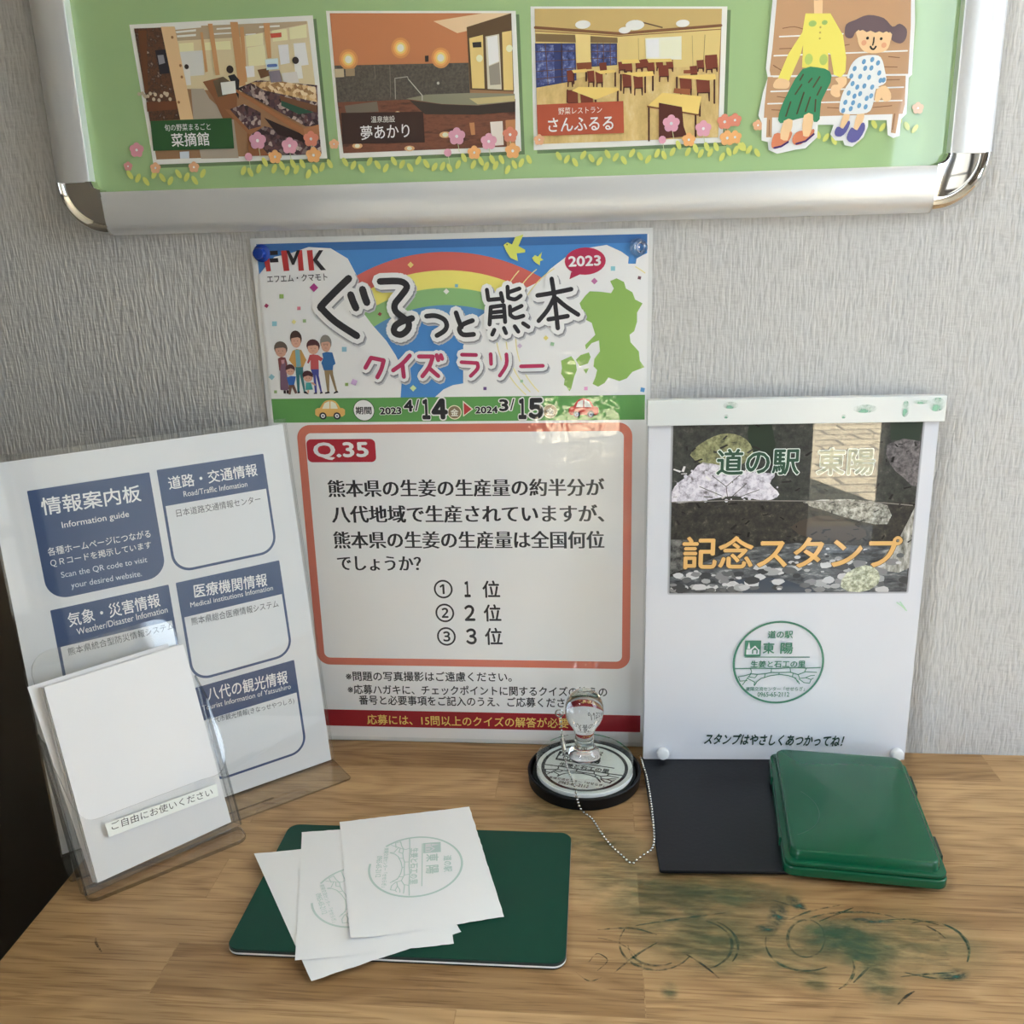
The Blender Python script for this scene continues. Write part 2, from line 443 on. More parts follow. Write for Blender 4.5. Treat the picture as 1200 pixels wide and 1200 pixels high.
# ------------------------------------------------------------------ counter with laminated oak worktop
def wood_mat():
    m, nt, p = new_mat('laminated_oak')
    tc = N(nt, 'ShaderNodeTexCoord')
    sx = N(nt, 'ShaderNodeSeparateXYZ'); lk(nt, tc.outputs['Object'], sx.inputs[0])
    br = N(nt, 'ShaderNodeTexBrick')
    br.offset = .37; br.offset_frequency = 2; br.squash = 1.0
    br.inputs['Scale'].default_value = 1.0
    br.inputs['Brick Width'].default_value = .29; br.inputs['Row Height'].default_value = .042
    br.inputs['Mortar Size'].default_value = .00035; br.inputs['Mortar Smooth'].default_value = .2; br.inputs['Bias'].default_value = 0
    br.inputs['Color1'].default_value = (0, 0, 0, 1); br.inputs['Color2'].default_value = (1, 1, 1, 1); br.inputs['Mortar'].default_value = (.35, .35, .35, 1)
    lk(nt, tc.outputs['Object'], br.inputs['Vector'])
    st = N(nt, 'ShaderNodeSeparateColor'); lk(nt, br.outputs['Color'], st.inputs[0])
    ofs = N(nt, 'ShaderNodeCombineXYZ')
    mul = N(nt, 'ShaderNodeMath', operation='MULTIPLY'); mul.inputs[1].default_value = 37.0
    lk(nt, st.outputs['Red'], mul.inputs[0]); lk(nt, mul.outputs[0], ofs.inputs['Z']); lk(nt, mul.outputs[0], ofs.inputs['X'])
    add = N(nt, 'ShaderNodeVectorMath', operation='ADD'); lk(nt, tc.outputs['Object'], add.inputs[0]); lk(nt, ofs.outputs[0], add.inputs[1])
    def noise(scale, vec, det=4, dist=0.0):
        mp = N(nt, 'ShaderNodeMapping'); mp.inputs['Scale'].default_value = vec
        no = N(nt, 'ShaderNodeTexNoise'); no.inputs['Scale'].default_value = scale; no.inputs['Detail'].default_value = det
        no.inputs['Distortion'].default_value = dist
        lk(nt, add.outputs[0], mp.inputs['Vector']); lk(nt, mp.outputs['Vector'], no.inputs['Vector']); return no.outputs['Fac']
    # growth rings: bands of a slow noise field stretched along the board
    fld = noise(5.5, (.55, 2.4, 1), 2)
    k = N(nt, 'ShaderNodeMath', operation='MULTIPLY'); k.inputs[1].default_value = 17.0; lk(nt, fld, k.inputs[0])
    fr = N(nt, 'ShaderNodeMath', operation='FRACT'); lk(nt, k.outputs[0], fr.inputs[0])
    rr = N(nt, 'ShaderNodeValToRGB'); e = rr.color_ramp.elements
    e[0].position = 0; e[0].color = (0, 0, 0, 1); e[1].position = .55; e[1].color = (1, 1, 1, 1)
    x = e.new(1.0); x.color = (.1, .1, .1, 1)
    lk(nt, fr.outputs[0], rr.inputs['Fac'])
    fine = noise(230, (.03, 1, 1), 5)
    pores = noise(560, (.04, 1, 1), 3)
    c1 = N(nt, 'ShaderNodeValToRGB')
    c1.color_ramp.elements[0].position = .25; c1.color_ramp.elements[0].color = srgb(136, 103, 66)
    c1.color_ramp.elements[1].position = .75; c1.color_ramp.elements[1].color = srgb(190, 156, 112)
    a = N(nt, 'ShaderNodeMix'); a.data_type = 'FLOAT'; a.inputs[0].default_value = .27
    lk(nt, fine, a.inputs[2]); lk(nt, rr.outputs['Color'], a.inputs[3])
    b = N(nt, 'ShaderNodeMix'); b.data_type = 'FLOAT'; b.inputs[0].default_value = .3
    lk(nt, a.outputs[0], b.inputs[2]); lk(nt, st.outputs['Red'], b.inputs[3])
    lk(nt, b.outputs[0], c1.inputs['Fac'])
    pr = N(nt, 'ShaderNodeValToRGB')
    pr.color_ramp.elements[0].position = .37; pr.color_ramp.elements[0].color = (.66, .60, .54, 1)
    pr.color_ramp.elements[1].position = .46; pr.color_ramp.elements[1].color = (1, 1, 1, 1)
    lk(nt, pores, pr.inputs['Fac'])
    mc = N(nt, 'ShaderNodeMix'); mc.data_type = 'RGBA'; mc.blend_type = 'MULTIPLY'; mc.inputs[0].default_value = .8
    lk(nt, c1.outputs['Color'], mc.inputs[6]); lk(nt, pr.outputs['Color'], mc.inputs[7])
    lk(nt, mc.outputs[2], p.inputs['Base Color'])
    p.inputs['Roughness'].default_value = .42; p.inputs['Specular IOR Level'].default_value = .4
    bu = N(nt, 'ShaderNodeBump'); bu.inputs['Distance'].default_value = .0002; bu.inputs['Strength'].default_value = .5
    lk(nt, a.outputs[0], bu.inputs['Height']); lk(nt, bu.outputs['Normal'], p.inputs['Normal'])
    return m
counter = thing('counter', 'long oak counter with green ink stains below the wall posters', 'counter')
bm = bmesh.new(); box(bm, -106, 1500, -430, -0.3, -35, 0, 1.2)
link_mesh('worktop', bm, wood_mat(), counter)
bm = bmesh.new(); box(bm, -96, 1490, -400, -5, FZ, -35)
link_mesh('cabinet_body', bm, simple_mat('dark_cabinet', srgb(60, 52, 44), .6), counter)

def stain_mat(name, c, dens, scale, cut, soft=True, stretch=(1, 1, 1)):
    m = bpy.data.materials.new(name); m.use_nodes = True
    nt = m.node_tree; p = nt.nodes['Principled BSDF']; out = nt.nodes['Material Output']
    p.inputs['Base Color'].default_value = c; p.inputs['Roughness'].default_value = .5
    tr = N(nt, 'ShaderNodeBsdfTransparent'); mx = N(nt, 'ShaderNodeMixShader')
    tc = N(nt, 'ShaderNodeTexCoord'); mp = N(nt, 'ShaderNodeMapping'); mp.inputs['Scale'].default_value = stretch
    no = N(nt, 'ShaderNodeTexNoise'); no.inputs['Scale'].default_value = scale
    no.inputs['Detail'].default_value = 6; no.inputs['Roughness'].default_value = .65
    lk(nt, tc.outputs['Object'], mp.inputs['Vector']); lk(nt, mp.outputs['Vector'], no.inputs['Vector'])
    mr = N(nt, 'ShaderNodeMapRange'); mr.inputs['From Min'].default_value = cut; mr.inputs['From Max'].default_value = cut + .22
    mr.inputs['To Max'].default_value = dens
    lk(nt, no.outputs['Fac'], mr.inputs['Value'])
    val = mr.outputs['Result']
    if soft:
        sub = N(nt, 'ShaderNodeVectorMath', operation='SUBTRACT'); sub.inputs[1].default_value = (.5, .5, 0)
        lk(nt, tc.outputs['Generated'], sub.inputs[0])
        ml = N(nt, 'ShaderNodeVectorMath', operation='MULTIPLY'); ml.inputs[1].default_value = (2, 2, 0); lk(nt, sub.outputs[0], ml.inputs[0])
        ln = N(nt, 'ShaderNodeVectorMath', operation='LENGTH'); lk(nt, ml.outputs[0], ln.inputs[0])
        fa = N(nt, 'ShaderNodeMapRange'); fa.inputs['From Min'].default_value = 1.0; fa.inputs['From Max'].default_value = .35
        lk(nt, ln.outputs['Value'], fa.inputs['Value'])
        mm = N(nt, 'ShaderNodeMath', operation='MULTIPLY'); lk(nt, val, mm.inputs[0]); lk(nt, fa.outputs['Result'], mm.inputs[1]); val = mm.outputs[0]
    lk(nt, val, mx.inputs['Fac']); lk(nt, tr.outputs[0], mx.inputs[1]); lk(nt, p.outputs[0], mx.inputs[2])
    lk(nt, mx.outputs[0], out.inputs['Surface'])
    return m
GREEN_INK = srgb(38, 92, 66)
ST_FAINT = stain_mat('ink_haze', srgb(52, 92, 60), .42, 110, .36, stretch=(.35, 1.2, 1))
ST_MID = stain_mat('ink_smear', srgb(44, 96, 68), .5, 140, .37, stretch=(.4, 1.1, 1))
ST_DARK = stain_mat('ink_blot', srgb(24, 84, 72), .85, 210, .38, stretch=(.6, 1, 1))
ST_LINE = stain_mat('ink_line', srgb(42, 88, 62), .7, 190, .36, soft=False)
ST_DIRT = stain_mat('dark_scratch', srgb(40, 45, 32), .95, 200, .36, soft=False)
DESK = Sheet((0, 0, 0), (1, 0, 0), (0, 1, 0))            # local x right, local z = away from the viewer, on the worktop
def W(px, z=0.0):
    d = RR.transposed() @ Vector(((px[0] - 600) / F_PX, (px[1] - 600) / F_PX, 1))
    return CAM + d * ((z - CAM.z) / d.z)
sc = [0]
def blot(px, rx, ry, m, rot=0):
    p = W(px); sc[0] += 1
    bm = bmesh.new(); n = 28; z = .02 + .006 * sc[0]
    vs = [bm.verts.new((rx * math.cos(2 * math.pi * i / n) * MM, ry * math.sin(2 * math.pi * i / n) * MM, 0)) for i in range(n)]
    bm.faces.new(vs)
    o = link_mesh('ink_stain', bm, m, counter); o.location = (p.x * MM, p.y * MM, z * MM); o.rotation_euler = (0, 0, rot)
def scribble(lines, m, w):
    for pts in lines:
        sc[0] += 1; bm = bmesh.new(); z = .02 + .006 * sc[0]
        pts = catmull([(W(q).x, W(q).y) for q in pts], False, 6); n = len(pts)
        prev = None
        for i, q in enumerate(pts):
            a, b = Vector(pts[max(i - 1, 0)]), Vector(pts[min(i + 1, n - 1)]); d = (b - a)
            d = Vector((-d.y, d.x)).normalized() * w / 2 * (1 - .6 * abs(2 * i / (n - 1) - 1))
            cur = [bm.verts.new(((Vector(q) + s * d).x * MM, (Vector(q) + s * d).y * MM, z * MM)) for s in (1, -1)]
            if prev: bm.faces.new((prev[0], prev[1], cur[1], cur[0]))
            prev = cur
        bmesh.ops.recalc_face_normals(bm, faces=bm.faces[:])
        link_mesh('ink_stain', bm, m, counter)
blot((845, 1042), 55, 26, ST_FAINT); blot((800, 1075), 60, 34, ST_FAINT); blot((735, 1030), 45, 45, ST_FAINT)
blot((690, 985), 50, 30, ST_FAINT); blot((900, 1110), 62, 36, ST_FAINT); blot((1070, 1105), 60, 34, ST_FAINT)
blot((820, 1112), 40, 26, ST_FAINT); blot((640, 950), 40, 20, ST_FAINT)
blot((1000, 1105), 40, 24, ST_MID, -.35); blot((985, 1102), 26, 20, ST_MID, .3); blot((850, 1050), 62, 16, ST_FAINT); blot((1012, 1118), 18, 22, ST_MID); blot((970, 1092), 24, 12, ST_MID, .4); blot((1033, 1155), 16, 22, ST_MID)
blot((1020, 1079), 18, 3, ST_DARK); blot((899, 1088), 8, 4, ST_DARK); blot((912, 1072), 7, 14, ST_DARK, -.4); blot((934, 1060), 5, 11, ST_DARK, .5)
blot((1118, 1143), 11, 5, ST_DARK, .3); blot((784, 1161), 6, 9, ST_MID); blot((955, 1150), 10, 14, ST_FAINT); blot((815, 1072), 8, 6, ST_MID)
def arc(c, rx, ry, a0, a1, n=9): return [(c[0] + rx * math.cos(math.radians(a0 + (a1 - a0) * i / n)), c[1] - ry * math.sin(math.radians(a0 + (a1 - a0) * i / n))) for i in range(n + 1)]
scribble([arc((812, 1108), 46, 30, -70, 70), arc((815, 1110), 50, 34, -30, 60), arc((770, 1105), 44, 32, 150, 330), arc((945, 1100), 22, 22, 0, 360),
          arc((945, 1104), 48, 34, 170, 300), arc((1085, 1118), 50, 38, -10, 110), arc((1092, 1116), 44, 34, -20, 70), arc((965, 1135), 36, 28, -60, 20),
          arc((1000, 1085), 60, 16, 20, 160), arc((770, 1108), 34, 24, 180, 300)], ST_LINE, 1.9)
scribble([[(925, 1078), (950, 1068), (985, 1061)], [(960, 1080), (985, 1070), (1000, 1064)], [(1055, 1145), (1085, 1142), (1118, 1140)], [(1060, 1140), (1090, 1146), (1115, 1147)],
          [(905, 1055), (930, 1062), (945, 1066)], [(720, 1140), (745, 1120), (770, 1105)], [(1000, 1152), (1012, 1140), (1018, 1134)], [(745, 1085), (790, 1078), (850, 1070)],
          [(1040, 1078), (1070, 1078), (1100, 1084)], [(700, 1090), (740, 1088), (770, 1096)]], ST_LINE, 1.6)
scribble([[(800, 1116), (825, 1132), (843, 1147)], [(1085, 1085), (1098, 1092), (1108, 1100)], [(112, 1099), (113, 1106), (119, 1116)], [(1052, 1178), (1062, 1168), (1072, 1162)]], ST_DIRT, 1.6)
scribble([arc((690, 1135), 60, 36, 20, 80), [(675, 1140), (690, 1150), (705, 1146)], [(690, 1128), (700, 1118), (712, 1126), (700, 1138)]], ST_LINE, .9)

# ------------------------------------------------------------------ stamp artwork (shared by the sign, the stamp and the stamped sheets)
def stamp_art(A, c, R, rot, col, layer, bg=(235, 238, 240), weak=False, heavy=1.0):
    ca, sa = math.cos(rot), math.sin(rot)
    def P(u, v):
        x, y = (u - 478) / 352 * R, -(v - 370) / 310 * R
        return (c[0] + x * ca - y * sa, c[1] + x * sa + y * ca)
    k = R / 352
    if weak:
        A.ring(c, R, 2.3 * R / 50, col, layer, math.degrees(rot) - 100, math.degrees(rot) + 222)
    else:
        A.ring(c, R, 2.3 * heavy * R / 50, col, layer)
    def T(s, u0, u1, v, h, bold=.02): A.text(s, P(u0, v), P(u1, v), h * k * 1.13, col, layer, bold=bold * heavy)
    def St(w, *uv): A.stroke([P(a, b) for a, b in zip(uv[::2], uv[1::2])], w * heavy * k, col, layer, n=6)
    T('道の駅', 385, 578, 155, 56); T('東', 352, 440, 258, 82); T('陽', 490, 585, 260, 82)
    A.poly([P(208, 200), P(335, 200), P(335, 320), P(208, 320)], col, layer)
    w2 = bg
    A.poly([P(222, 268), P(222, 306), P(325, 306), P(325, 268), P(318, 268), P(288, 238), P(252, 268)], w2, layer + 1)
    A.poly([P(266, 300), P(266, 272), P(288, 252), P(310, 272), P(310, 300), P(300, 300), P(300, 272), P(276, 272), P(276, 300)], col, layer + 2)
    A.poly([P(226, 264), P(240, 210), P(252, 264)], w2, layer + 1)
    St(7, 212, 326, 720, 328)
    T('生姜と石工の里', 262, 692, 380, 52)
    St(8, 138, 416, 300, 412, 470, 415, 560, 408, 700, 412, 812, 408)
    St(7, 300, 546, 318, 515, 352, 490, 420, 470, 490, 460, 560, 468, 610, 484, 640, 510, 656, 534)
    St(7, 165, 478, 220, 470, 268, 455, 318, 460, 380, 455, 430, 445, 490, 446, 580, 444, 640, 462, 700, 440, 785, 445)
    for ln in ((262, 416, 272, 440, 262, 456), (428, 414, 425, 446), (574, 412, 580, 446), (702, 412, 690, 440), (380, 457, 374, 486), (490, 446, 488, 462),
               (600, 450, 596, 480), (268, 455, 240, 490, 205, 540), (318, 462, 300, 486, 250, 478), (240, 490, 300, 520, 296, 546), (170, 480, 182, 512, 240, 508),
               (640, 462, 655, 492, 700, 486, 745, 500, 735, 530, 690, 524, 650, 496), (700, 486, 740, 470, 770, 468), (620, 486, 640, 520), (745, 500, 762, 490)):
        St(6.5, *ln)
    T('東陽交流センター「せせらぎ」', 232, 700, 573, 32, .01); T('0965-65-2112', 328, 580, 616, 36, .01)

# ------------------------------------------------------------------ large snap frame with the facility poster
FR = Sheet((-143, -9, 431), (1, 0, 0), (0, 0, 1))        # frame's lower left corner, print plane 9 mm off the wall
frame = thing('poster_frame', 'large silver aluminium snap frame with chrome corners and a green facility poster', 'picture frame', FR.mat)
FW, FH, RAIL = 676, 500, 31
AL = simple_mat('brushed_aluminium', srgb(236, 237, 238), .34, .5, bump=(900, .00003))
CHROME = simple_mat('chrome', srgb(225, 222, 218), .06, 1.0)
def rail_profile():                                       # (inward distance, height over print plane), closed
    return [(0, -9), (0, -3), (1.5, 1.5), (4.5, 4.6), (8, 6.2), (12, 7.0), (29.5, 8.6), (30.8, 7.8), (31, 1), (31, -2), (12, -9)]
def rail(name, a, b, inward):
    bm = bmesh.new(); a, b, inw = Vector(a), Vector(b), Vector(inward)
    pr = rail_profile(); A_ = [bm.verts.new(Vector(((a + inw * d).x, -h, (a + inw * d).y)) * MM) for d, h in pr]
    B_ = [bm.verts.new(Vector(((b + inw * d).x, -h, (b + inw * d).y)) * MM) for d, h in pr]
    n = len(pr)
    for i in range(n): bm.faces.new((A_[i], B_[i], B_[(i + 1) % n], A_[(i + 1) % n]))
    bm.faces.new(A_); bm.faces.new(B_[::-1])
    bmesh.ops.recalc_face_normals(bm, faces=bm.faces[:])
    link_mesh(name, bm, AL, frame, smooth=True)
CR = 38.0
rail('frame_rail', (CR, 0), (FW - CR, 0), (0, 1)); rail('frame_rail', (CR, FH), (FW - CR, FH), (0, -1))
rail('frame_rail', (0, CR), (0, FH - CR), (1, 0)); rail('frame_rail', (FW, CR), (FW, FH - CR), (-1, 0))
def corner(cx, cy, a0):
    bm = bmesh.new(); n = 18
    prof = [(6, -3), (6, 8.8), (8, 9.4), (28, 3.0), (30, 3.0), (31.5, 5.6), (33.5, 6.6), (36, 5.2), (38.2, 1.5), (38.6, -3), (38.6, -9)]
    rings = []
    for i in range(n + 1):
        t = math.radians(a0 + 90 * i / n)
        rings.append([bm.verts.new(((cx + r * math.cos(t)) * MM, -h * MM, (cy + r * math.sin(t)) * MM)) for r, h in prof])
    for A_, B_ in zip(rings, rings[1:]):
        for i in range(len(prof) - 1): bm.faces.new((A_[i], B_[i], B_[i + 1], A_[i + 1]))
    bm.faces.new(rings[0]); bm.faces.new(rings[-1][::-1])
    bm.faces.new([r[0] for r in rings]); bm.faces.new([r[-1] for r in rings][::-1])
    bmesh.ops.recalc_face_normals(bm, faces=bm.faces[:])
    o = link_mesh('corner_cap', bm, CHROME, frame, smooth=True); o['label'] = 'rounded chrome corner cap'
corner(38.4, 38.4, 180); corner(FW - 38.4, 38.4, 270); corner(FW - 38.4, FH - 38.4, 0); corner(38.4, FH - 38.4, 90)
bm = bmesh.new(); box(bm, 12, FW - 12, 0.2, 7, 12, FH - 12)
link_mesh('backing_board', bm, simple_mat('backing', srgb(120, 120, 118), .8), frame)

A = Art(FR, 'cov', 0, white=205)
A.poly([(20, 20), (FW - 20, 20), (FW - 20, FH - 20), (20, FH - 20)], (142, 175, 120), 0)
A0 = A; prints = []
A = Art(FR, 'cov', 0, white=205)
c1, c2, c3 = crop(150, 20, 5), crop(380, 20, 5), crop(620, 20, 5)
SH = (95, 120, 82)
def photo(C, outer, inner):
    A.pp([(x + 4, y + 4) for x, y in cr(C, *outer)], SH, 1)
    A.pp(cr(C, *outer), (222, 220, 212), 2)
    A.pp(cr(C, *inner), (150, 110, 75), 3)
# --- market hall
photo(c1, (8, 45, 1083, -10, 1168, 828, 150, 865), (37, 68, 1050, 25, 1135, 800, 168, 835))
CREAM, WOODC, DKB = (205, 190, 150), (176, 122, 74), (72, 40, 25)
PRODUCE = texture_mat('printed_produce', [ink(45, 25, 30), ink(95, 60, 60), ink(60, 35, 50), ink(180, 160, 150)], 'cov', 420, 'cell', lo=.1, hi=.95)
BREADS = texture_mat('printed_bread', [ink(150, 105, 60), ink(205, 165, 105), ink(225, 200, 160)], 'cov', 420, 'cell', lo=.1, hi=.9)
SHELF = texture_mat('printed_shelf', [ink(55, 30, 20), ink(95, 55, 32), ink(60, 35, 25), ink(190, 170, 150)], 'cov', 260, 'noise', lo=.3, hi=.72)
A.pp(cr(c1, 270, 70, 1052, 25, 1100, 420, 640, 440, 330, 420), CREAM, 4)
A.pp(cr(c1, 270, 60, 1048, 24, 1050, 40, 640, 120, 290, 140), (170, 150, 120), 5)
for q in ((280, 75, 430, 62, 430, 48, 275, 58), (285, 95, 400, 84, 400, 72, 280, 84), (520, 75, 640, 68, 640, 58, 520, 66), (290, 120, 400, 112, 400, 100, 288, 108), (770, 65, 890, 58, 890, 48, 770, 54), (500, 105, 610, 98, 610, 90, 500, 96), (690, 108, 750, 104, 750, 96, 690, 100), (570, 42, 720, 34, 720, 26, 570, 32)):
    A.pp(cr(c1, *q), (235, 228, 210), 6)
for q in ((300, 155, 385, 150, 388, 200, 305, 205), (450, 150, 600, 140, 605, 190, 455, 195), (690, 110, 790, 95, 795, 165, 695, 175), (845, 80, 930, 70, 938, 135, 850, 145), (945, 65, 1045, 45, 1050, 120, 950, 132), (700, 180, 800, 165, 815, 280, 710, 290)):
    A.pp(cr(c1, *q), (228, 214, 168), 6)
A.pp(cr(c1, 305, 205, 440, 195, 450, 340, 330, 350), (205, 205, 200), 6)
A.pp(cr(c1, 880, 165, 940, 160, 950, 270, 895, 280), (215, 215, 220), 6); A.pp(cr(c1, 970, 155, 1040, 150, 1060, 280, 985, 290), (225, 225, 228), 6)
A.pp(cr(c1, 370, 420, 445, 420, 480, 480, 620, 600, 650, 826, 430, 830, 385, 600), (160, 148, 132), 5)
A.pp(cr(c1, 37, 68, 200, 62, 330, 600, 130, 610), SHELF, 6)
A.pp(cr(c1, 60, 80, 110, 78, 120, 440, 100, 445), (100, 58, 34), 7); A.pp(cr(c1, 110, 500, 300, 490, 300, 540, 115, 555), (110, 62, 38), 7)
A.pp(cr(c1, 160, 195, 225, 190, 245, 330, 190, 335), (40, 38, 45), 7); A.pp(cr(c1, 175, 225, 210, 222, 220, 270, 185, 280), (130, 130, 140), 8)
for i in range(14): A.pd(c1(70 + i * 14 + random.uniform(-8, 8), 470 + random.uniform(-25, 20)), 2, (180, 165, 140), 7, n=8)
A.pp(cr(c1, 195, 58, 275, 56, 385, 600, 308, 602), (214, 178, 130), 8)
for (x, y) in ((262, 120), (310, 285), (318, 352), (300, 500)): A.pd(c1(x, y), 1.6, (150, 100, 60), 9, n=8)
for q in ((600, 30, 645, 30, 692, 402, 650, 405), (470, 40, 497, 40, 540, 340, 515, 342), (795, 38, 832, 36, 842, 240, 820, 242), (655, 60, 680, 58, 700, 380, 684, 384), (425, 90, 440, 90, 470, 320, 455, 325)):
    A.pp(cr(c1, *q), (190, 138, 88), 8)
A.pp(cr(c1, 440, 380, 560, 350, 640, 420, 640, 600, 560, 600, 500, 470), (135, 85, 52), 7)
A.pp(cr(c1, 500, 375, 560, 350, 610, 385, 580, 460, 530, 470), (90, 75, 55), 8)
A.pp(cr(c1, 640, 420, 760, 370, 1110, 400, 1118, 640, 1040, 640), PRODUCE, 8)
A.pp(cr(c1, 720, 385, 880, 375, 1100, 410, 1110, 500, 980, 470, 800, 430), BREADS, 9)
A.pp(cr(c1, 620, 430, 640, 425, 1030, 650, 1040, 700, 1022, 690), (158, 100, 60), 10); A.pp(cr(c1, 1030, 655, 1120, 630, 1124, 690, 1040, 705), (170, 110, 70), 10)
A.pp(cr(c1, 890, 460, 1110, 520, 1108, 560, 900, 500), (110, 70, 45), 10)
A.pp(cr(c1, 900, 490, 1090, 560, 1000, 570, 900, 520), (40, 80, 60), 10)
A.pp(cr(c1, 600, 540, 680, 510, 780, 560, 780, 640, 700, 670), PRODUCE, 8); A.pp(cr(c1, 570, 540, 600, 545, 710, 660, 780, 640, 800, 690, 720, 700), (150, 95, 58), 9)
A.pp(cr(c1, 720, 690, 800, 640, 1128, 720, 1134, 805, 800, 812), PRODUCE, 9); A.pp(cr(c1, 700, 680, 722, 690, 830, 812, 710, 815), (140, 85, 50), 10)
A.pp(cr(c1, 800, 590, 1030, 690, 1035, 730, 880, 690), (45, 30, 28), 10)
A.pp(cr(c1, 588, 345, 625, 335, 655, 370, 650, 480, 620, 410), (38, 36, 40), 10); A.pd(c1(600, 308), 4.2, (42, 32, 30), 11); A.pp(cr(c1, 545, 385, 630, 375, 636, 445, 556, 458), (225, 222, 210), 11)
A.pp(cr(c1, 330, 310, 365, 305, 372, 400, 345, 400), (215, 212, 205), 9); A.pd(c1(346, 292), 2.6, (50, 38, 32), 10)
A.pp(cr(c1, 975, 270, 1015, 265, 1028, 360, 985, 365), (222, 218, 212), 9); A.pd(c1(984, 255), 3.8, (50, 40, 36), 10)
A.pp(cr(c1, 825, 320, 890, 312, 905, 380, 840, 385), (120, 112, 125), 10); A.pp(cr(c1, 900, 330, 990, 320, 1005, 385, 915, 390), (205, 200, 195), 9)
A.pp(cr(c1, 805, 250, 880, 242, 886, 305, 815, 312), (195, 215, 235), 11); A.ps([c1(824, 287), c1(870, 284)], 3.2, (80, 108, 170), 12); A.pp(cr(c1, 835, 98, 900, 92, 902, 118, 840, 124), (190, 75, 55), 9)
A.pp(cr(c1, 760, 310, 825, 300, 830, 345, 780, 360), (110, 75, 45), 9); A.pp(cr(c1, 690, 290, 740, 285, 745, 350, 700, 355), (225, 225, 225), 9)
A.pp(cr(c1, 135, 610, 610, 592, 625, 770, 152, 785), (38, 84, 42), 12)
A.pt('旬の野菜まるごと', c1(218, 650), c1(486, 642), 8.0, (225, 230, 215), 13); A.pt('菜摘館', c1(258, 722), c1(478, 714), 15.5, (232, 236, 225), 13, bold=.012)
A.pp(cr(c1, 305, 790, 360, 787, 362, 828, 308, 830), (195, 205, 215), 9)
prints.append(A.build('photo_print', None)); prints[-1]['label'] = 'photo of a wooden market hall with produce stands'
A = Art(FR, 'cov', 0, white=205)
# --- hot spring bath
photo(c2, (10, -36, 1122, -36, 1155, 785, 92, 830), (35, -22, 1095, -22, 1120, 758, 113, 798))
A.pp(cr(c2, 33, -22, 1095, -22, 1105, 265, 60, 290), (188, 116, 74), 4)
A.pp(cr(c2, 640, 25, 930, -22, 1095, -22, 1098, 20, 780, 95), (215, 185, 145), 5)
A.pp(cr(c2, 60, 285, 845, 268, 855, 470, 78, 500), texture_mat('printed_dark_tile', [ink(62, 56, 50), ink(92, 84, 72)], 'cov', 500, 'noise'), 5)
A.pp(cr(c2, 78, 500, 560, 470, 1120, 480, 1120, 758, 113, 798), texture_mat('printed_wet_floor', [ink(70, 34, 24), ink(120, 66, 42), ink(92, 48, 32)], 'cov', 110, 'noise', (.4, 1, 1.6)), 4)
for (x, y) in ((143, 250), (448, 182), (683, 240)):
    for r, cc, l in ((11, (205, 135, 75), 6), (8.5, (222, 160, 85), 7), (6.2, (238, 195, 110), 8), (4, (252, 240, 200), 9)): A.pd(c2(x, y), r, cc, l)
for (x, y, r) in ((710, 690, 7), (195, 755, 6), (500, 770, 6), (430, 560, 3)): A.pd(c2(x, y), r, (215, 165, 110), 6, ry=r * .5); A.pd(c2(x, y), r * .5, (245, 225, 190), 7, ry=r * .35)
A.pp(cr(c2, 480, 480, 600, 455, 860, 445, 1116, 450, 1118, 495, 900, 518, 690, 510), (128, 126, 104), 6)
A.pp(cr(c2, 850, 478, 1116, 460, 1118, 492, 900, 512), (180, 165, 115), 7)
A.pp(cr(c2, 500, 488, 690, 512, 905, 520, 1118, 497, 1119, 555, 900, 572, 590, 570), (58, 48, 42), 6)
A.pp(cr(c2, 835, 60, 1096, -22, 1112, 436, 855, 425), (92, 70, 46), 6)
for q in ((850, 125, 930, 105, 940, 420, 868, 418), (1042, 90, 1098, 80, 1108, 430, 1052, 428)): A.pp(cr(c2, *q), (214, 186, 112), 7)
A.pp(cr(c2, 945, 115, 1025, 100, 1040, 425, 958, 422), (196, 190, 170), 7); A.pp(cr(c2, 955, 120, 1015, 108, 1025, 260, 965, 285), (240, 240, 238), 8); A.pp(cr(c2, 965, 290, 1026, 265, 1034, 395, 972, 400), (140, 132, 120), 8)
A.pd(c2(910, 243), 3.8, (250, 235, 180), 8); A.pd(c2(1085, 185), 3.8, (250, 235, 180), 8); A.pp(cr(c2, 868, 150, 920, 146, 922, 178, 872, 180), (50, 46, 44), 8)
for q in ((850, 620, 880, 618, 885, 690, 862, 692), (1062, 605, 1120, 600, 1120, 755, 1070, 757)): A.pp(cr(c2, *q), (176, 118, 74), 6)
A.pp(cr(c2, 972, 615, 1045, 610, 1052, 750, 985, 755), (215, 205, 195), 6)
A.pp(cr(c2, 120, 520, 310, 495, 320, 555, 130, 565), (110, 98, 84), 6)
A.ps(cr(c2, 418, 480, 415, 360, 488, 350, 492, 360), .9, (160, 155, 145), 7); A.ps(cr(c2, 494, 365, 575, 460, 575, 488), .9, (190, 185, 175), 7)
A.pp(cr(c2, 590, 228, 612, 226, 612, 262, 592, 264), (60, 50, 42), 7); A.pd(c2(668, 388), 1.6, (190, 185, 175), 7)
A.pp(cr(c2, 60, 305, 115, 303, 118, 352, 64, 355), (178, 162, 130), 7); A.pp(cr(c2, 125, 305, 180, 302, 180, 345, 128, 348), (150, 128, 98), 7)
A.ps(cr(c2, 385, 285, 390, 470), .6, (120, 112, 100), 6); A.ps(cr(c2, 295, 288, 300, 360), .6, (120, 112, 100), 6)
A.pp(cr(c2, 100, 562, 580, 555, 590, 735, 110, 745), (58, 38, 32), 8)
A.pt('温泉施設', c2(275, 601), c2(415, 597), 7.5, (222, 216, 208), 9); A.pt('夢あかり', c2(215, 680), c2(500, 664), 16.5, (235, 232, 226), 9, bold=.008)
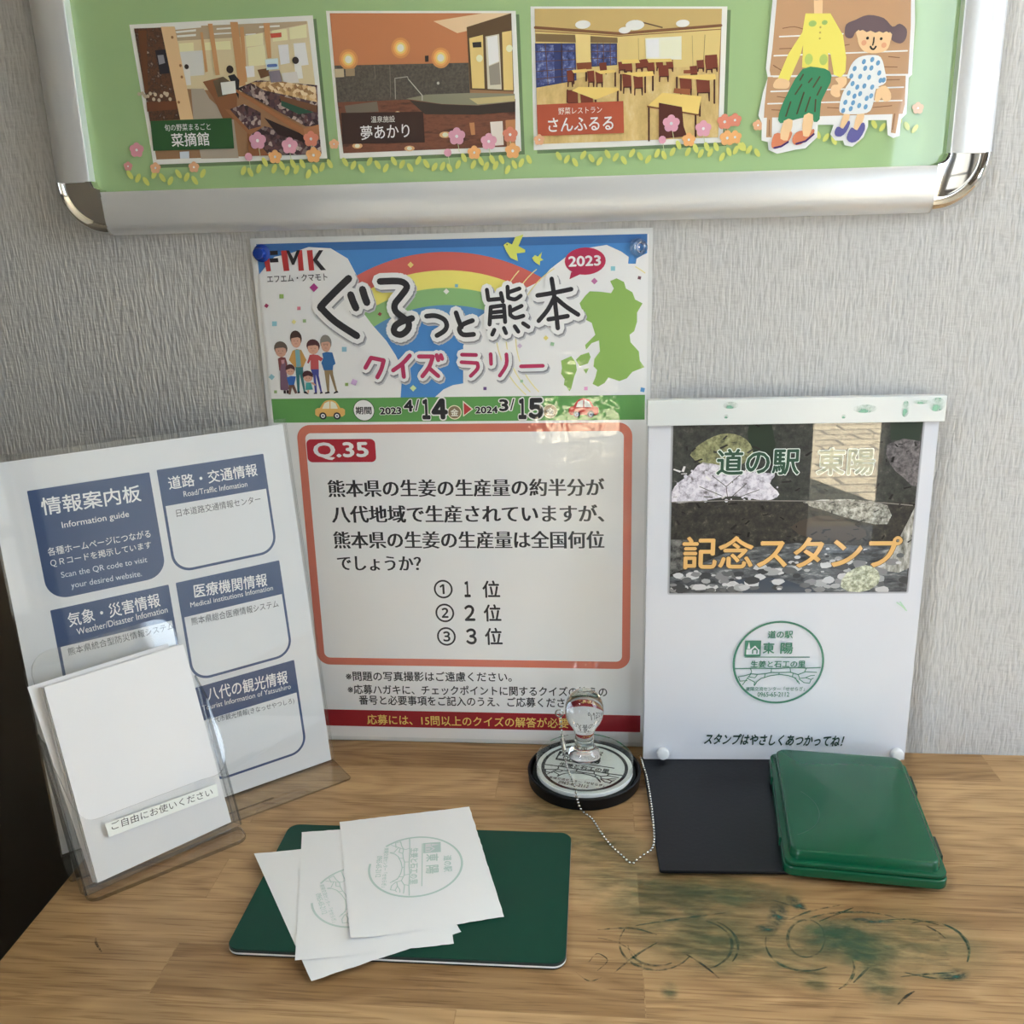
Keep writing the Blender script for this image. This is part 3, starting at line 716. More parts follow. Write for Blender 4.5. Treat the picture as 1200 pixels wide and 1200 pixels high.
prints.append(A.build('photo_print', None)); prints[-1]['label'] = 'photo of an orange and dark tiled bath hall'
A = Art(FR, 'cov', 0, white=205)
# --- restaurant
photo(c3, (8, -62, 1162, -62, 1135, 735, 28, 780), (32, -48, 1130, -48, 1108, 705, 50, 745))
A.pp(cr(c3, 32, -48, 1130, -48, 1110, 320, 45, 420), (206, 182, 112), 4)
A.pp(cr(c3, 45, 420, 520, 300, 1110, 290, 1108, 705, 50, 745), texture_mat('printed_floor', [ink(176, 142, 76), ink(206, 176, 108), ink(226, 208, 160)], 'cov', 60, 'noise', (1, 1, .5), .3, .8), 5)
A.pp(cr(c3, 32, -48, 1130, -48, 1122, 55, 520, 105, 36, 75), (186, 158, 96), 5)
A.ps(cr(c3, 36, 62, 530, 98, 1124, 50), 3.0, (120, 78, 48), 6); A.ps(cr(c3, 36, 82, 530, 112, 1124, 72), 1.0, (140, 98, 58), 6); A.ps(cr(c3, 620, 20, 780, 62), 1.4, (90, 66, 45), 6)
for (x, y, r) in ((315, 45, 9), (560, 78, 7), (620, 48, 11), (900, 38, 8)): A.pd(c3(x, y), r, (244, 236, 210), 7, ry=r * .5)
A.pp(cr(c3, 38, 98, 270, 105, 275, 150, 40, 145), (120, 96, 60), 6); A.pp(cr(c3, 360, 112, 520, 122, 518, 152, 360, 150), (120, 96, 60), 6)
A.pp(cr(c3, 35, 155, 272, 155, 278, 372, 42, 415), (48, 58, 110), 6); A.pp(cr(c3, 360, 155, 515, 155, 516, 282, 365, 292), (52, 56, 96), 6)
GLASS_P = texture_mat('printed_night_glass', [ink(30, 38, 85), ink(70, 85, 150), ink(165, 180, 215)], 'cov', 300, 'noise', lo=.35, hi=.75)
A.pp(cr(c3, 45, 165, 145, 165, 150, 385, 50, 405), GLASS_P, 7); A.pp(cr(c3, 195, 165, 265, 165, 268, 365, 200, 380), GLASS_P, 7); A.pp(cr(c3, 370, 165, 505, 165, 508, 278, 372, 286), GLASS_P, 7)
for q in ((95, 155, 112, 400), (40, 205, 272, 200), (40, 262, 272, 250), (42, 320, 275, 300), (42, 365, 276, 340), (190, 155, 195, 385), (435, 155, 438, 285), (475, 155, 478, 283), (400, 155, 402, 288), (362, 205, 514, 200), (362, 245, 514, 238)):
    A.ps(cr(c3, *q), .8, (92, 62, 52), 8)
A.pp(cr(c3, 272, 100, 358, 104, 362, 300, 280, 305), (214, 190, 120), 7); A.pp(cr(c3, 278, 270, 365, 265, 368, 305, 282, 310), (130, 66, 36), 8); A.pp(cr(c3, 518, 122, 580, 120, 582, 235, 520, 238), (205, 180, 112), 7)
A.pp(cr(c3, 680, 125, 893, 113, 893, 250, 685, 245), (226, 220, 196), 7); A.pp(cr(c3, 685, 132, 760, 128, 762, 238, 690, 238), (240, 240, 240), 8); A.pp(cr(c3, 770, 140, 885, 132, 885, 230, 775, 235), (232, 222, 190), 8)
A.ps(cr(c3, 955, 110, 960, 300), .5, (150, 128, 80), 8); A.ps(cr(c3, 640, 125, 642, 250), .5, (150, 128, 80), 8); A.ps(cr(c3, 1030, 105, 1020, 300), .7, (140, 118, 72), 8)
CHB, CHD, TBL = (118, 52, 34), (72, 34, 26), (218, 188, 100)
def chair_p(x, y, w, h): A.pp(cr(c3, x, y, x + w, y - 4, x + w + 4, y + h, x + 6, y + h + 3), CHB, 10); A.pp(cr(c3, x + 6, y + h, x + w + 4, y + h, x + w + 2, y + h * 1.6, x + w - 4, y + h * 1.6, x + w - 8, y + h + 8, x + 14, y + h + 8, x + 12, y + h * 1.6, x + 5, y + h * 1.6), CHD, 9)
def table_p(q, legs):
    A.pp(cr(c3, *q), TBL, 11)
    for (x, y, l) in legs: A.ps([c3(x, y), c3(x, y + l)], 2.0, CHD, 10)
for (x, y) in ((520, 265), (560, 270), (620, 255), (690, 270), (740, 250), (800, 255), (655, 250), (410, 270), (980, 255), (1030, 262), (940, 290), (1060, 255)): chair_p(x, y, 42, 42)
table_p((540, 252, 640, 248, 650, 270, 545, 275), ()); table_p((690, 248, 830, 245, 840, 262, 700, 268), ()); table_p((250, 312, 335, 305, 340, 322, 262, 330), ((262, 330, 60), (335, 325, 50)))
chair_p(340, 318, 40, 60); chair_p(388, 320, 42, 62); table_p((385, 318, 500, 308, 508, 325, 420, 335), ((505, 325, 80),)); chair_p(220, 315, 36, 60)
chair_p(545, 335, 52, 72); chair_p(610, 335, 54, 78); chair_p(755, 285, 60, 60); table_p((540, 330, 725, 318, 730, 345, 640, 352), ((538, 340, 90), (725, 345, 85), (680, 352, 90)))
chair_p(880, 345, 70, 75); chair_p(978, 350, 78, 90); table_p((870, 345, 1090, 335, 1095, 365, 1050, 372, 880, 358), ((1085, 365, 140), (865, 355, 60)))
A.pp(cr(c3, 1030, 225, 1100, 220, 1104, 260, 1030, 262), CHB, 9); A.pp(cr(c3, 905, 312, 985, 308, 985, 332, 905, 332), (140, 72, 42), 9); A.pp(cr(c3, 850, 418, 945, 422, 942, 458, 846, 445), (150, 84, 48), 10)
table_p((290, 410, 520, 415, 528, 430, 390, 485, 250, 432), ((225, 430, 70), (520, 432, 110), (390, 480, 60)))
chair_p(222, 430, 62, 70); chair_p(300, 452, 72, 70)
table_p((780, 445, 1010, 465, 990, 570, 695, 520), ((702, 525, 200), (975, 570, 130), (1000, 480, 100))); A.ps(cr(c3, 697, 524, 990, 572), 2.4, (120, 70, 40), 10)
A.pp(cr(c3, 760, 503, 895, 528, 905, 640, 925, 700, 760, 715), (84, 38, 28), 12)
A.pp(cr(c3, 45, 515, 552, 493, 556, 680, 53, 698), (172, 74, 48), 13)
A.pt('野菜レストラン', c3(172, 553), c3(427, 543), 8, (235, 220, 210), 14); A.pt('さんふるる', c3(113, 634), c3(493, 620), 16, (242, 234, 228), 14, bold=.015)
prints.append(A.build('photo_print', None)); prints[-1]['label'] = 'photo of a yellow dining room with brown chairs'
A = A0
# --- printed flowers, leaves
def flower(p, r, c, l=15, n=5):
    for k in range(n):
        t = math.radians(90 + 360 * k / n); A.pd((p[0] + r * .58 * math.cos(t), p[1] - r * .58 * math.sin(t)), r * .5, c, l, n=12)
    A.pd(p, r * .42, c, l, n=12); A.pd(p, r * .2, (240, 225, 215), l + 1, n=8)
PINK, ORG, CORAL, PALE = (208, 146, 168), (222, 160, 96), (206, 122, 98), (214, 160, 120)
def leaf(p, r, a): A.pd(p, r, (190, 196, 92), 14, ry=r * .5, n=12, rot=a)
def group(ox, oy, sh=0.0):
    f = lambda x, y: (ox + x, oy + y + x * sh)
    for x, y, r in ((0, 0, 4), (10.5, -19, 9), (47, -13, 8.5), (72, -20, 8)): A.ps([f(x, y), f(x + 3, y + 18)], .7, (190, 200, 150), 13)
    A.pd(f(0, 0), 4.5, PINK, 15, n=10); flower(f(10.5, -19), 9.5, PINK); flower(f(31, 0), 7.5, ORG); flower(f(48, -13), 9, (214, 150, 170)); flower(f(73, -21), 8.5, CORAL); flower(f(76, -2), 8.5, ORG)
    for i, (x, y) in enumerate(((2, 18), (12, 14), (19, 6), (30, 14), (39, 10), (45, 16), (52, 8), (56, 15), (63, 8), (70, 20), (78, 14), (86, 12), (95, 8), (-6, 16))): leaf(f(x, y), 5.5, 1.1 if i % 2 else 2.0)
def tuft(ox, oy, n, sh):
    for i in range(n): leaf((ox + i * 9.5, oy + (i % 3) * 4 + i * 9.5 * sh - 4), 5.5, 1.0 if i % 2 else 2.1)
group(292, 184); group(525, 179); group(776, 164)
for (x, y, c, r) in ((161, 176, (198, 130, 145), 8), (151, 195, (200, 130, 130), 5), (183, 197, PALE, 6), (228, 196, PALE, 6), (392, 169, PALE, 5.5), (632, 164, PALE, 6), (861, 141, CORAL, 7.5), (861, 161, ORG, 7.5), (888, 147, PALE, 6), (1075, 127, PALE, 6.5)): flower((x, y), r, c)
tuft(153, 209, 10, -.02); tuft(405, 194, 12, -.02); tuft(655, 187, 12, -.04); tuft(868, 176, 3, -.05); tuft(958, 162, 6, -.06); tuft(1024, 150, 6, -.06)
fac = A.build('facility_poster', frame)
for o in prints: o.parent = fac
A = Art(FR, 'cov', 0, white=205)
# --- couple on a bench
c5 = crop(870, 20, 5.4545)
def bp(q, c, l, cv=0): A.pp(cr(c5, *q), c, l, cv)
WH, BEN, SKIN = (226, 228, 216), (180, 138, 100), (222, 184, 136)
bp((196, -160, 1098, -160, 1100, 40, 1080, 370, 1060, 390, 1045, 620, 1010, 655, 1002, 760, 960, 775, 925, 755, 918, 660, 800, 660, 800, 700, 770, 770, 700, 830, 650, 820, 640, 790, 590, 790, 560, 750, 580, 690, 480, 690, 475, 770, 400, 840, 330, 850, 220, 875, 165, 850, 160, 800, 120, 790, 122, 680, 100, 630, 130, 480, 160, 390, 148, 330), WH, 16)
bp((222, -150, 1074, -150, 1072, 60, 1055, 365, 178, 375, 172, 340, 190, 200), BEN, 17); bp((160, 385, 1040, 375, 1035, 560, 1020, 620, 135, 645, 140, 560), BEN, 17)
bp((155, 640, 188, 640, 185, 770, 150, 770), BEN, 17); bp((958, 610, 1000, 605, 975, 745, 945, 740), BEN, 17)
for q in ((235, 128, 640, 110), (200, 250, 1050, 218), (180, 478, 1025, 450), (160, 556, 1015, 535), (195, 383, 1040, 372)): A.ps(cr(c5, *q), 1.6, (232, 228, 214), 18)
for q in ((255, 75, 330, 65, 400, 85), (235, 205, 340, 202), (640, 185, 680, 178), (220, 510, 290, 520), (185, 595, 330, 600), (540, 580, 640, 585), (830, 580, 950, 568), (930, 255, 1000, 262), (890, 405, 1000, 402), (900, 320, 985, 322), (970, 620, 955, 720), (170, 660, 168, 760), (250, 345, 195, 310, 215, 325)): A.ps(cr(c5, *q), 1.0, (130, 90, 62), 18, 3)
YEL = (224, 208, 86)
bp((452, -160, 512, -160, 508, 0, 456, 0), SKIN, 18)
A.pd(c5(482, -215), 22, WH, 16, ry=24); A.pd(c5(482, -222), 18.5, (120, 112, 108), 18, ry=20); A.pd(c5(482, -200), 15.5, SKIN, 19, ry=16)
for q in ((455, -205), (510, -205)): A.pd(c5(*q), 1.7, (30, 28, 28), 20, n=10)
A.ps(cr(c5, 466, -158, 482, -150, 498, -158), 2.0, (30, 28, 28), 20, 3)
bp((400, -20, 560, -20, 640, 120, 660, 260, 655, 350, 625, 390, 580, 370, 560, 240, 545, 230, 545, 345, 378, 325, 385, 180, 370, 240, 290, 420, 225, 395, 290, 240, 380, 100), YEL, 19)
for q in ((445, 45, 25, 18), (522, 38, 18, 14)): A.pd(c5(q[0], q[1]), q[2] / 5.45, (150, 180, 90), 20, ry=q[3] / 5.45)
for q in ((420, 272), (515, 275)): A.pd(c5(*q), 4.7, (168, 190, 88), 20, ry=6)
for q in ((495, 68), (493, 102), (491, 140)): A.pd(c5(*q), 1.2, (180, 160, 70), 20, n=8)
bp((225, 395, 295, 410, 290, 455, 240, 460, 200, 455, 195, 430), SKIN, 20, 3); bp((590, 395, 655, 385, 660, 430, 620, 470, 622, 505, 595, 515, 560, 490, 570, 440, 610, 430), SKIN, 20, 3)
bp((380, 335, 480, 325, 555, 350, 560, 420, 500, 540, 490, 655, 455, 672, 430, 640, 340, 655, 240, 680, 230, 620, 290, 480), (44, 124, 84), 21, 2)
for q in ((385, 370, 365, 405), (440, 395, 420, 420), (490, 385, 450, 450), (375, 435, 335, 495), (390, 485, 345, 620), (430, 515, 400, 605), (305, 545, 275, 635), (500, 450, 475, 500), (465, 530, 460, 605)): A.ps(cr(c5, *q), 1.8, (70, 66, 40), 22)
bp((262, 665, 318, 660, 305, 740, 285, 790, 235, 780), SKIN, 22, 2); bp((390, 630, 448, 625, 440, 720, 420, 765, 380, 750), SKIN, 22, 2)
bp((200, 750, 240, 745, 240, 780, 285, 790, 300, 735, 315, 745, 290, 800, 225, 840, 190, 840, 182, 810), (206, 116, 78), 23, 2); bp((340, 740, 380, 728, 385, 760, 420, 765, 440, 720, 458, 725, 440, 765, 370, 815, 325, 815, 315, 780), (206, 116, 78), 23, 2)
A.ps(cr(c5, 200, 838, 245, 828, 288, 800), 2.2, (62, 40, 100), 24); A.ps(cr(c5, 340, 812, 400, 795, 452, 750), 2.2, (62, 40, 100), 24)
HAIR = (96, 78, 84)
bp((650, 110, 660, 50, 720, 20, 800, -10, 900, 10, 955, 65, 1000, 45, 1045, 80, 1040, 140, 1005, 172, 950, 150, 925, 95, 740, 90, 700, 135, 665, 135), HAIR, 20, 3)
bp((738, 85, 935, 95, 940, 160, 915, 215, 845, 235, 780, 225, 745, 190, 732, 140), SKIN, 21, 3)
A.pp(cr(c5, 735, 75, 940, 80, 935, 105, 915, 95, 895, 105, 870, 95, 845, 104, 815, 90, 790, 100, 765, 85, 745, 92), HAIR, 22)
for q in ((795, 138), (882, 142)): A.pd(c5(*q), 1.7, (30, 28, 28), 23, n=10)
A.ps(cr(c5, 836, 135, 834, 160, 828, 182), 1.7, (30, 28, 28), 23); A.ps(cr(c5, 814, 192, 822, 206, 836, 208, 848, 192), 2.0, (30, 28, 28), 23, 3)
for q in ((772, 168), (900, 183)): A.pd(c5(*q), 3, (214, 150, 112), 22)
bp((740, 260, 820, 245, 880, 260, 905, 340, 912, 420, 850, 460, 830, 560, 790, 615, 640, 620, 615, 580, 640, 480, 690, 400, 665, 390, 690, 310), (214, 220, 226), 21, 3)
for q in ((772, 288), (825, 275), (862, 296), (713, 332), (780, 330), (820, 328), (870, 360), (748, 382), (805, 388), (692, 380), (878, 408), (898, 405), (700, 428), (730, 450), (775, 443), (825, 450), (675, 488), (712, 508), (748, 492), (790, 522), (818, 506), (654, 547), (703, 550), (742, 568), (783, 576), (640, 600), (688, 588)): A.pd(c5(*q), 2.3, (94, 146, 188), 22, ry=3, n=12, rot=-.3)
bp((860, 460, 910, 440, 945, 490, 940, 535, 900, 540, 885, 515, 865, 545, 842, 535, 848, 490), SKIN, 20, 2)
bp((645, 620, 685, 612, 665, 690, 640, 712, 618, 705), SKIN, 21, 2); bp((735, 605, 778, 600, 760, 690, 730, 725, 705, 720), SKIN, 21, 2)
bp((600, 705, 620, 705, 640, 715, 672, 665, 684, 680, 660, 735, 625, 765, 592, 760, 585, 735), (86, 84, 150), 22, 2); bp((690, 710, 705, 712, 730, 725, 755, 682, 775, 680, 778, 720, 740, 785, 695, 805, 665, 785, 668, 750), (86, 84, 150), 22, 2)
A.build('bench_picture', fac)

# ------------------------------------------------------------------ laminated quiz poster pinned to the wall
QP = Sheet((0, -1.2, 0.6), (1, 0, 0), (0, 0, 1))
quiz = thing('quiz_poster', 'laminated quiz poster with rainbow banner and red question frame, pinned below the silver frame', 'poster', QP.mat)
bm = bmesh.new(); box(bm, 0, 303, -0.35, 0.6, 0, 425.4)
link_mesh('laminate_film', bm, ink_mat(ink(205, 206, 205), 'lam'), quiz)
PB = 0.36
def qart(): return Art(QP, 'lam', PB, 206)
A = qart()
pl, pr = 4.5, 299.0
A.poly([(3, 3.5), (300, 3.5), (300, 421), (3, 421)], (220, 221, 221), 0)
A.build('paper_sheet', quiz)
A = qart()
cq, cq2, cqa, cqb = crop(280, 260, 4.6154), crop(520, 260, 4.6154), crop(340, 320, 6.6667), crop(490, 310, 5.7143)
tl, bl_ = A.L((305, 286)), A.L((330, 466.5)); tr_ = A.L((755, 272.5))
zt = tl[1]; zb = (A.L((319.7, 467))[1] + A.L((758.3, 462.6))[1]) / 2
def clampbox(p): return (min(max(p[0], pl), pr), min(max(p[1], zb), zt))
A.poly([(pl, zb), (pr, zb), (pr, zt), (pl, zt)], (58, 124, 196), 1)
A.poly([(pl, zt - 6), (pr, zt - 6), (pr, zt), (pl, zt)], (48, 100, 164), 2)
# rainbow as concentric bands
rc = A.L((528, 520)); kk = A.scale((528, 320))
def clipz(pts): return [clampbox(p) for p in pts]
for r, c, l in ((226, (196, 88, 80), 3), (205.5, (220, 208, 96), 4), (185.5, (124, 172, 108), 5), (166, (78, 132, 186), 6), (148, (58, 124, 196), 7)):
    A.poly(clipz([(rc[0] + r * kk * math.cos(math.radians(t)), rc[1] + r * kk * math.sin(math.radians(t))) for t in range(12, 170, 3)]), c, l)
WHT = (222, 223, 221)
lb = [A.L(p) for p in ((470, 470), (472, 433), (464, 416), (453, 399), (437, 381), (425, 365), (416, 345), (418, 322), (408, 303), (388, 291), (362, 289.5), (340, 297), (322, 301), (312, 312))]
A.poly([(pl, zb)] + [clampbox(p) for p in lb[:-1]] + [clampbox(lb[-1]), (pl, A.L((302, 322))[1])], WHT, 8)
rb = [A.L(p) for p in ((510, 466), (520, 456), (531, 451), (543, 449), (543, 405), (560, 372), (600, 345), (632, 330), (645, 315), (662, 302), (685, 291), (711, 287), (728, 294.7), (736.7, 301), (736, 309), (745, 309), (746, 303), (753, 299), (760.5, 296.5))]
A.poly([clampbox(p) for p in rb] + [(pr, A.L((760, 297))[1]), (pr, zb)], WHT, 8)
# thin golden rings behind the map
mc = A.L((690, 392))
for dx, dy, r in ((0, 0, 63), (3, -2, 60), (-3, 3, 66)):
    cx, cy = mc[0] + dx * 1.5, mc[1] + dy
    pts = [(cx + r * math.cos(math.radians(t)), cy + r * .98 * math.sin(math.radians(t))) for t in range(0, 361, 4)]
    run = []
    for p in pts + [(9e9, 0)]:
        if pl < p[0] < pr - 1 and zb + 1 < p[1] < zt - 22: run.append(p)
        else:
            if len(run) > 1: A.stroke(run, .8, (218, 206, 138), 9, n=5)
            run = []
AB = A; A = qart()
MAPG = (128, 168, 78)
A.pp(cr(cq2, 900, 320, 935, 305, 975, 325, 985, 360, 1020, 380, 1035, 420, 1075, 440, 1045, 490, 1045, 540, 1030, 590, 1005, 610, 1010, 650, 1055, 700, 1060, 750, 1085, 785, 1020, 810, 990, 845, 950, 860, 890, 840, 870, 870, 835, 890, 805, 875, 820, 840, 830, 800, 810, 780, 815, 740, 845, 700, 840, 640, 800, 655, 770, 690, 765, 665, 820, 610, 800, 545, 770, 530, 735, 440, 765, 400, 790, 375, 850, 378, 905, 385, 920, 360), MAPG, 10)
A.pp(cr(cq2, 715, 745, 740, 720, 785, 705, 795, 730, 780, 765, 735, 780), MAPG, 10); A.pp(cr(cq2, 635, 750, 690, 725, 715, 760, 720, 800, 705, 840, 690, 900, 680, 915, 665, 890, 650, 880, 655, 850, 635, 820, 640, 790), MAPG, 10)
A.pp(cr(cq2, 755, 795, 785, 790, 770, 820), MAPG, 10)
gmap = A.build('green_map', None); A = AB
BIRD = (196, 204, 84)
A.pp(cr(cq2, 325, 125, 345, 110, 370, 122, 388, 82, 432, 68, 405, 130, 442, 152, 440, 165, 395, 170, 402, 212, 362, 195, 340, 160), BIRD, 10); A.pp(cr(cq2, 478, 195, 495, 180, 510, 188, 532, 162, 525, 195, 540, 205, 522, 212, 520, 236, 500, 222, 488, 212), BIRD, 10); A.pd(cq2(343, 123), .8, (60, 70, 40), 11, n=8)
A.pd((685.8, 306), 24, (176, 38, 74), 11, ry=15.5, n=28); A.pp(cr(cq2, 690, 270, 680, 310, 745, 280), (176, 38, 74), 11)
A.pt('2023', (666.6, 306.5), (703.6, 305), 11.5, (232, 226, 226), 12, bold=.03)
conf = [(cq, 408, 355, 24, (168, 50, 130), .8), (cq, 233, 402, 16, (132, 166, 80), 0), (cq, 152, 453, 13, (160, 45, 90), .6), (cq, 327, 467, 13, (200, 110, 130), 0), (cq, 195, 550, 18, (128, 184, 200), 0), (cq, 300, 540, 13, (222, 212, 130), .7), (cq, 357, 535, 12, (140, 170, 110), 0), (cq, 572, 688, 18, (130, 180, 200), 0), (cq, 180, 838, 17, (130, 178, 190), .7), (cq, 625, 866, 20, (196, 160, 205), .4), (cq, 585, 878, 12, (140, 168, 90), 0), (cq, 201, 918, 11, (140, 168, 110), 0), (cq, 764, 498, 12, (150, 70, 70), .6),
        (cq2, 915, 252, 17, (128, 190, 200), 0), (cq2, 1058, 302, 12, (110, 70, 80), .2), (cq2, 815, 320, 18, (190, 110, 160), .785), (cq2, 553, 627, 14, (222, 206, 110), .785), (cq2, 588, 660, 13, (140, 180, 140), .2), (cq2, 412, 670, 14, (196, 176, 200), .785), (cq2, 422, 860, 11, (150, 190, 150), 0), (cq2, 224, 900, 12, (96, 70, 130), 0), (cq2, 769, 900, 13, (206, 140, 190), 0), (cq2, 1075, 907, 16, (84, 148, 200), .2), (cq2, 70, 345, 12, (110, 170, 190), 0), (cq, 944, 898, 18, (200, 218, 150), .785), (cq, 1123, 376, 16, (220, 230, 210), .785), (cq, 930, 232, 17, (222, 196, 110), .785)]
for C, x, y, s, c, rt in conf:
    p = C(x, y); s = s / 4.6154
    A.pp([(p[0] + s * math.cos(rt + math.pi / 4 + k * math.pi / 2), p[1] + s * math.sin(rt + math.pi / 4 + k * math.pi / 2)) for k in range(4)], c, 11)
ban = A.build('title_banner', quiz); gmap.parent = ban
A = qart()
# station lettering
RED, BLK = (180, 44, 44), (38, 34, 38)
A.pp(cr(cq, 140, 215, 166, 190, 176, 266, 152, 268), RED, 11)
A.pp(cr(cq, 160, 158, 212, 155, 214, 178, 164, 180), BLK, 11); A.pp(cr(cq, 168, 198, 214, 195, 217, 218, 172, 220), BLK, 11)
A.pp(cr(cq, 230, 156, 262, 154, 276, 264, 245, 266), RED, 11); A.pp(cr(cq, 318, 153, 344, 152, 354, 263, 326, 265), RED, 11); A.pp(cr(cq, 258, 154, 274, 154, 298, 198, 316, 153, 334, 153, 302, 232, 290, 232), BLK, 12)
A.pp(cr(cq, 370, 154, 400, 152, 410, 262, 382, 264), RED, 11); A.pp(cr(cq, 402, 206, 436, 153, 458, 153, 426, 205, 474, 260, 446, 262), BLK, 11)
A.pt('エフエム・クマモト', (313.8, 327), (384, 324.3), 8.2, (60, 58, 62), 11, bold=.012)
# title lettering, brush strokes with white rims
def brush(C, lines, w, col, rim, l):
    for pts in lines: A.ps([(x + 2.0, y + 3.0) for x, y in cr(C, *pts)], w + 2 * rim + 1.0, (176, 178, 184), l - 2, 3)
    for pts in lines: A.ps([(x + 1.2, y + 1.8) for x, y in cr(C, *pts)], w + 2 * rim, (128, 128, 134), l - 1, 3)
    for pts in lines: A.ps(cr(C, *pts), w + 2 * rim, (222, 223, 222), l, 3)
    for pts in lines: A.ps(cr(C, *pts), w * 1.22, col, l + 1, 3)
T1 = [(462, 42, 350, 150, 250, 255, 256, 280, 360, 380, 525, 488)]
brush(cqa, T1, 6.8, (40, 38, 42), 6.2, 15)
brush(cqa, [(478, 170, 495, 220, 518, 270), (570, 128, 585, 180, 603, 228)], 7.0, (40, 38, 42), 5.5, 15)
brush(cqa, [(705, 65, 850, 62, 905, 85, 912, 120, 860, 190, 822, 240, 824, 292, 870, 335, 925, 378, 925, 435, 870, 480, 818, 462, 822, 415, 870, 380, 955, 352)], 6.2, (40, 38, 42), 6.2, 15)
brush(cqb, [(58, 345, 120, 342, 178, 368, 194, 410, 175, 445, 128, 474)], 4.6, (40, 38, 42), 5.6, 15)
brush(cqb, [(256, 322, 272, 370, 292, 418), (366, 374, 305, 398, 277, 430, 302, 468, 374, 466)], 4.6, (40, 38, 42), 5.6, 15)
brush(cqb, [(462, 168, 472, 236), (472, 236, 562, 228), (556, 190, 568, 246), (600, 148, 604, 222), (604, 186, 680, 160), (604, 222, 650, 232, 688, 208), (488, 284, 480, 400), (488, 284, 576, 272), (576, 272, 584, 384), (495, 320, 576, 312), (492, 352, 578, 346), (616, 280, 618, 336), (618, 336, 650, 356, 706, 342), (622, 310, 694, 276), (512, 436, 498, 468), (576, 424, 590, 458), (648, 412, 672, 448), (704, 392, 740, 416)], 3.9, (40, 38, 42), 5.2, 15)
brush(cqb, [(895, 95, 912, 210, 936, 425), (800, 206, 900, 190, 1026, 164), (914, 214, 870, 300, 808, 376), (926, 226, 990, 280, 1072, 334), (874, 366, 1002, 344)], 4.3, (40, 38, 42), 5.8, 15)
MAG = (174, 40, 84)
brush(cqa, [(592, 738, 636, 660), (636, 660, 735, 680), (735, 680, 716, 750, 685, 812), (938, 642, 880, 705, 808, 758), (880, 704, 892, 808), (1010, 650, 1118, 650), (1118, 650, 1090, 730, 1036, 804), (1086, 738, 1160, 802), (1148, 640, 1160, 678), (1180, 640, 1190, 668)], 4.0, MAG, 4.2, 15)
brush(cqb, [(295, 602, 390, 604), (292, 652, 398, 658), (398, 658, 400, 695, 354, 744), (487, 598, 490, 664), (592, 600, 592, 670, 548, 742), (690, 680, 836, 676)], 3.6, MAG, 4.4, 15)
A.build('title_lettering', ban)
A = qart()
# printed family of six
cf = crop(310, 380, 12)
def fp(q, c, l, cv=0): A.pp(cr(cf, *q), c, l, cv)
SK = (200, 150, 128)
def head(x, y, rx, ry, hair, hl=0):
    A.pd(cf(x, y - ry * .25), rx * 1.12 / 12, hair, 11, ry=ry * 1.0 / 12, n=16); A.pd(cf(x, y + ry * .15), rx * .92 / 12, SK, 12, ry=ry * .85 / 12, n=16)
    A.pp(cr(cf, x - rx * .95, y - ry * .2, x - rx * .6, y - ry * .95, x + rx * .6, y - ry * .95, x + rx * .95, y - ry * .2, x + rx * .4, y - ry * .38, x - rx * .5, y - ry * .3), hair, 13)
    for s in (-1, 1): A.pd(cf(x + s * rx * .32, y + ry * .12), .45, (60, 40, 36), 13, n=6)
    A.ps(cr(cf, x - rx * .2, y + ry * .5, x + rx * .2, y + ry * .5), .4, (160, 80, 80), 13)
fp((195, 480, 240, 455, 300, 465, 325, 540, 330, 660, 215, 650), (128, 66, 66), 11); fp((225, 640, 260, 500, 300, 540, 350, 900, 335, 925, 232, 920), (118, 84, 106), 12); fp((240, 500, 290, 495, 285, 550, 250, 555), (196, 140, 150), 13)
fp((275, 925, 305, 925, 310, 972, 275, 970), (50, 34, 38), 10); fp((315, 925, 345, 925, 350, 972, 318, 972), (50, 34, 38), 10)
head(235, 360, 84, 96, (96, 82, 72))
fp((400, 370, 460, 345, 525, 360, 595, 500, 545, 610, 440, 610, 350, 500), (190, 140, 70), 10); fp((435, 355, 500, 355, 520, 590, 455, 600), (110, 165, 175), 11); fp((440, 600, 550, 600, 545, 700, 580, 940, 560, 955, 500, 700, 500, 950, 470, 955), (46, 110, 116), 10); fp((470, 950, 505, 940, 505, 965, 470, 970), (40, 34, 40), 11); fp((555, 945, 590, 940, 632, 985, 560, 965), (40, 34, 40), 11)
head(448, 220, 74, 105, (62, 40, 36))
fp((640, 430, 690, 420, 760, 430, 830, 480, 800, 520, 765, 500, 770, 630, 655, 635, 655, 500, 625, 550, 605, 540), (190, 76, 78), 10); fp((655, 630, 770, 630, 770, 720, 815, 950, 795, 960, 725, 700, 745, 955, 715, 965, 690, 720), (66, 72, 150), 10); fp((700, 960, 745, 955, 745, 975, 700, 978), (60, 50, 70), 11); fp((785, 955, 825, 945, 822, 970, 788, 975), (60, 50, 70), 11)
head(690, 325, 84, 92, (78, 40, 44))
fp((815, 405, 880, 385, 960, 395, 1005, 550, 970, 580, 965, 640, 840, 645, 805, 540, 830, 470), (40, 98, 160), 10); fp((845, 640, 965, 635, 970, 700, 1030, 940, 1005, 950, 920, 690, 915, 945, 888, 950), (140, 118, 82), 9); fp((855, 955, 915, 940, 925, 965, 860, 975), (44, 36, 36), 10); fp((985, 950, 1030, 930, 1045, 955, 975, 975), (44, 36, 36), 10)
head(868, 280, 72, 105, (128, 124, 116)); A.ps(cr(cf, 830, 275, 900, 275), .5, (110, 80, 80), 14)
fp((320, 745, 380, 725, 450, 730, 425, 850, 350, 855), (40, 90, 170), 14); fp((350, 850, 430, 850, 470, 960, 440, 975, 395, 880, 375, 985, 345, 980), (110, 76, 66), 14)
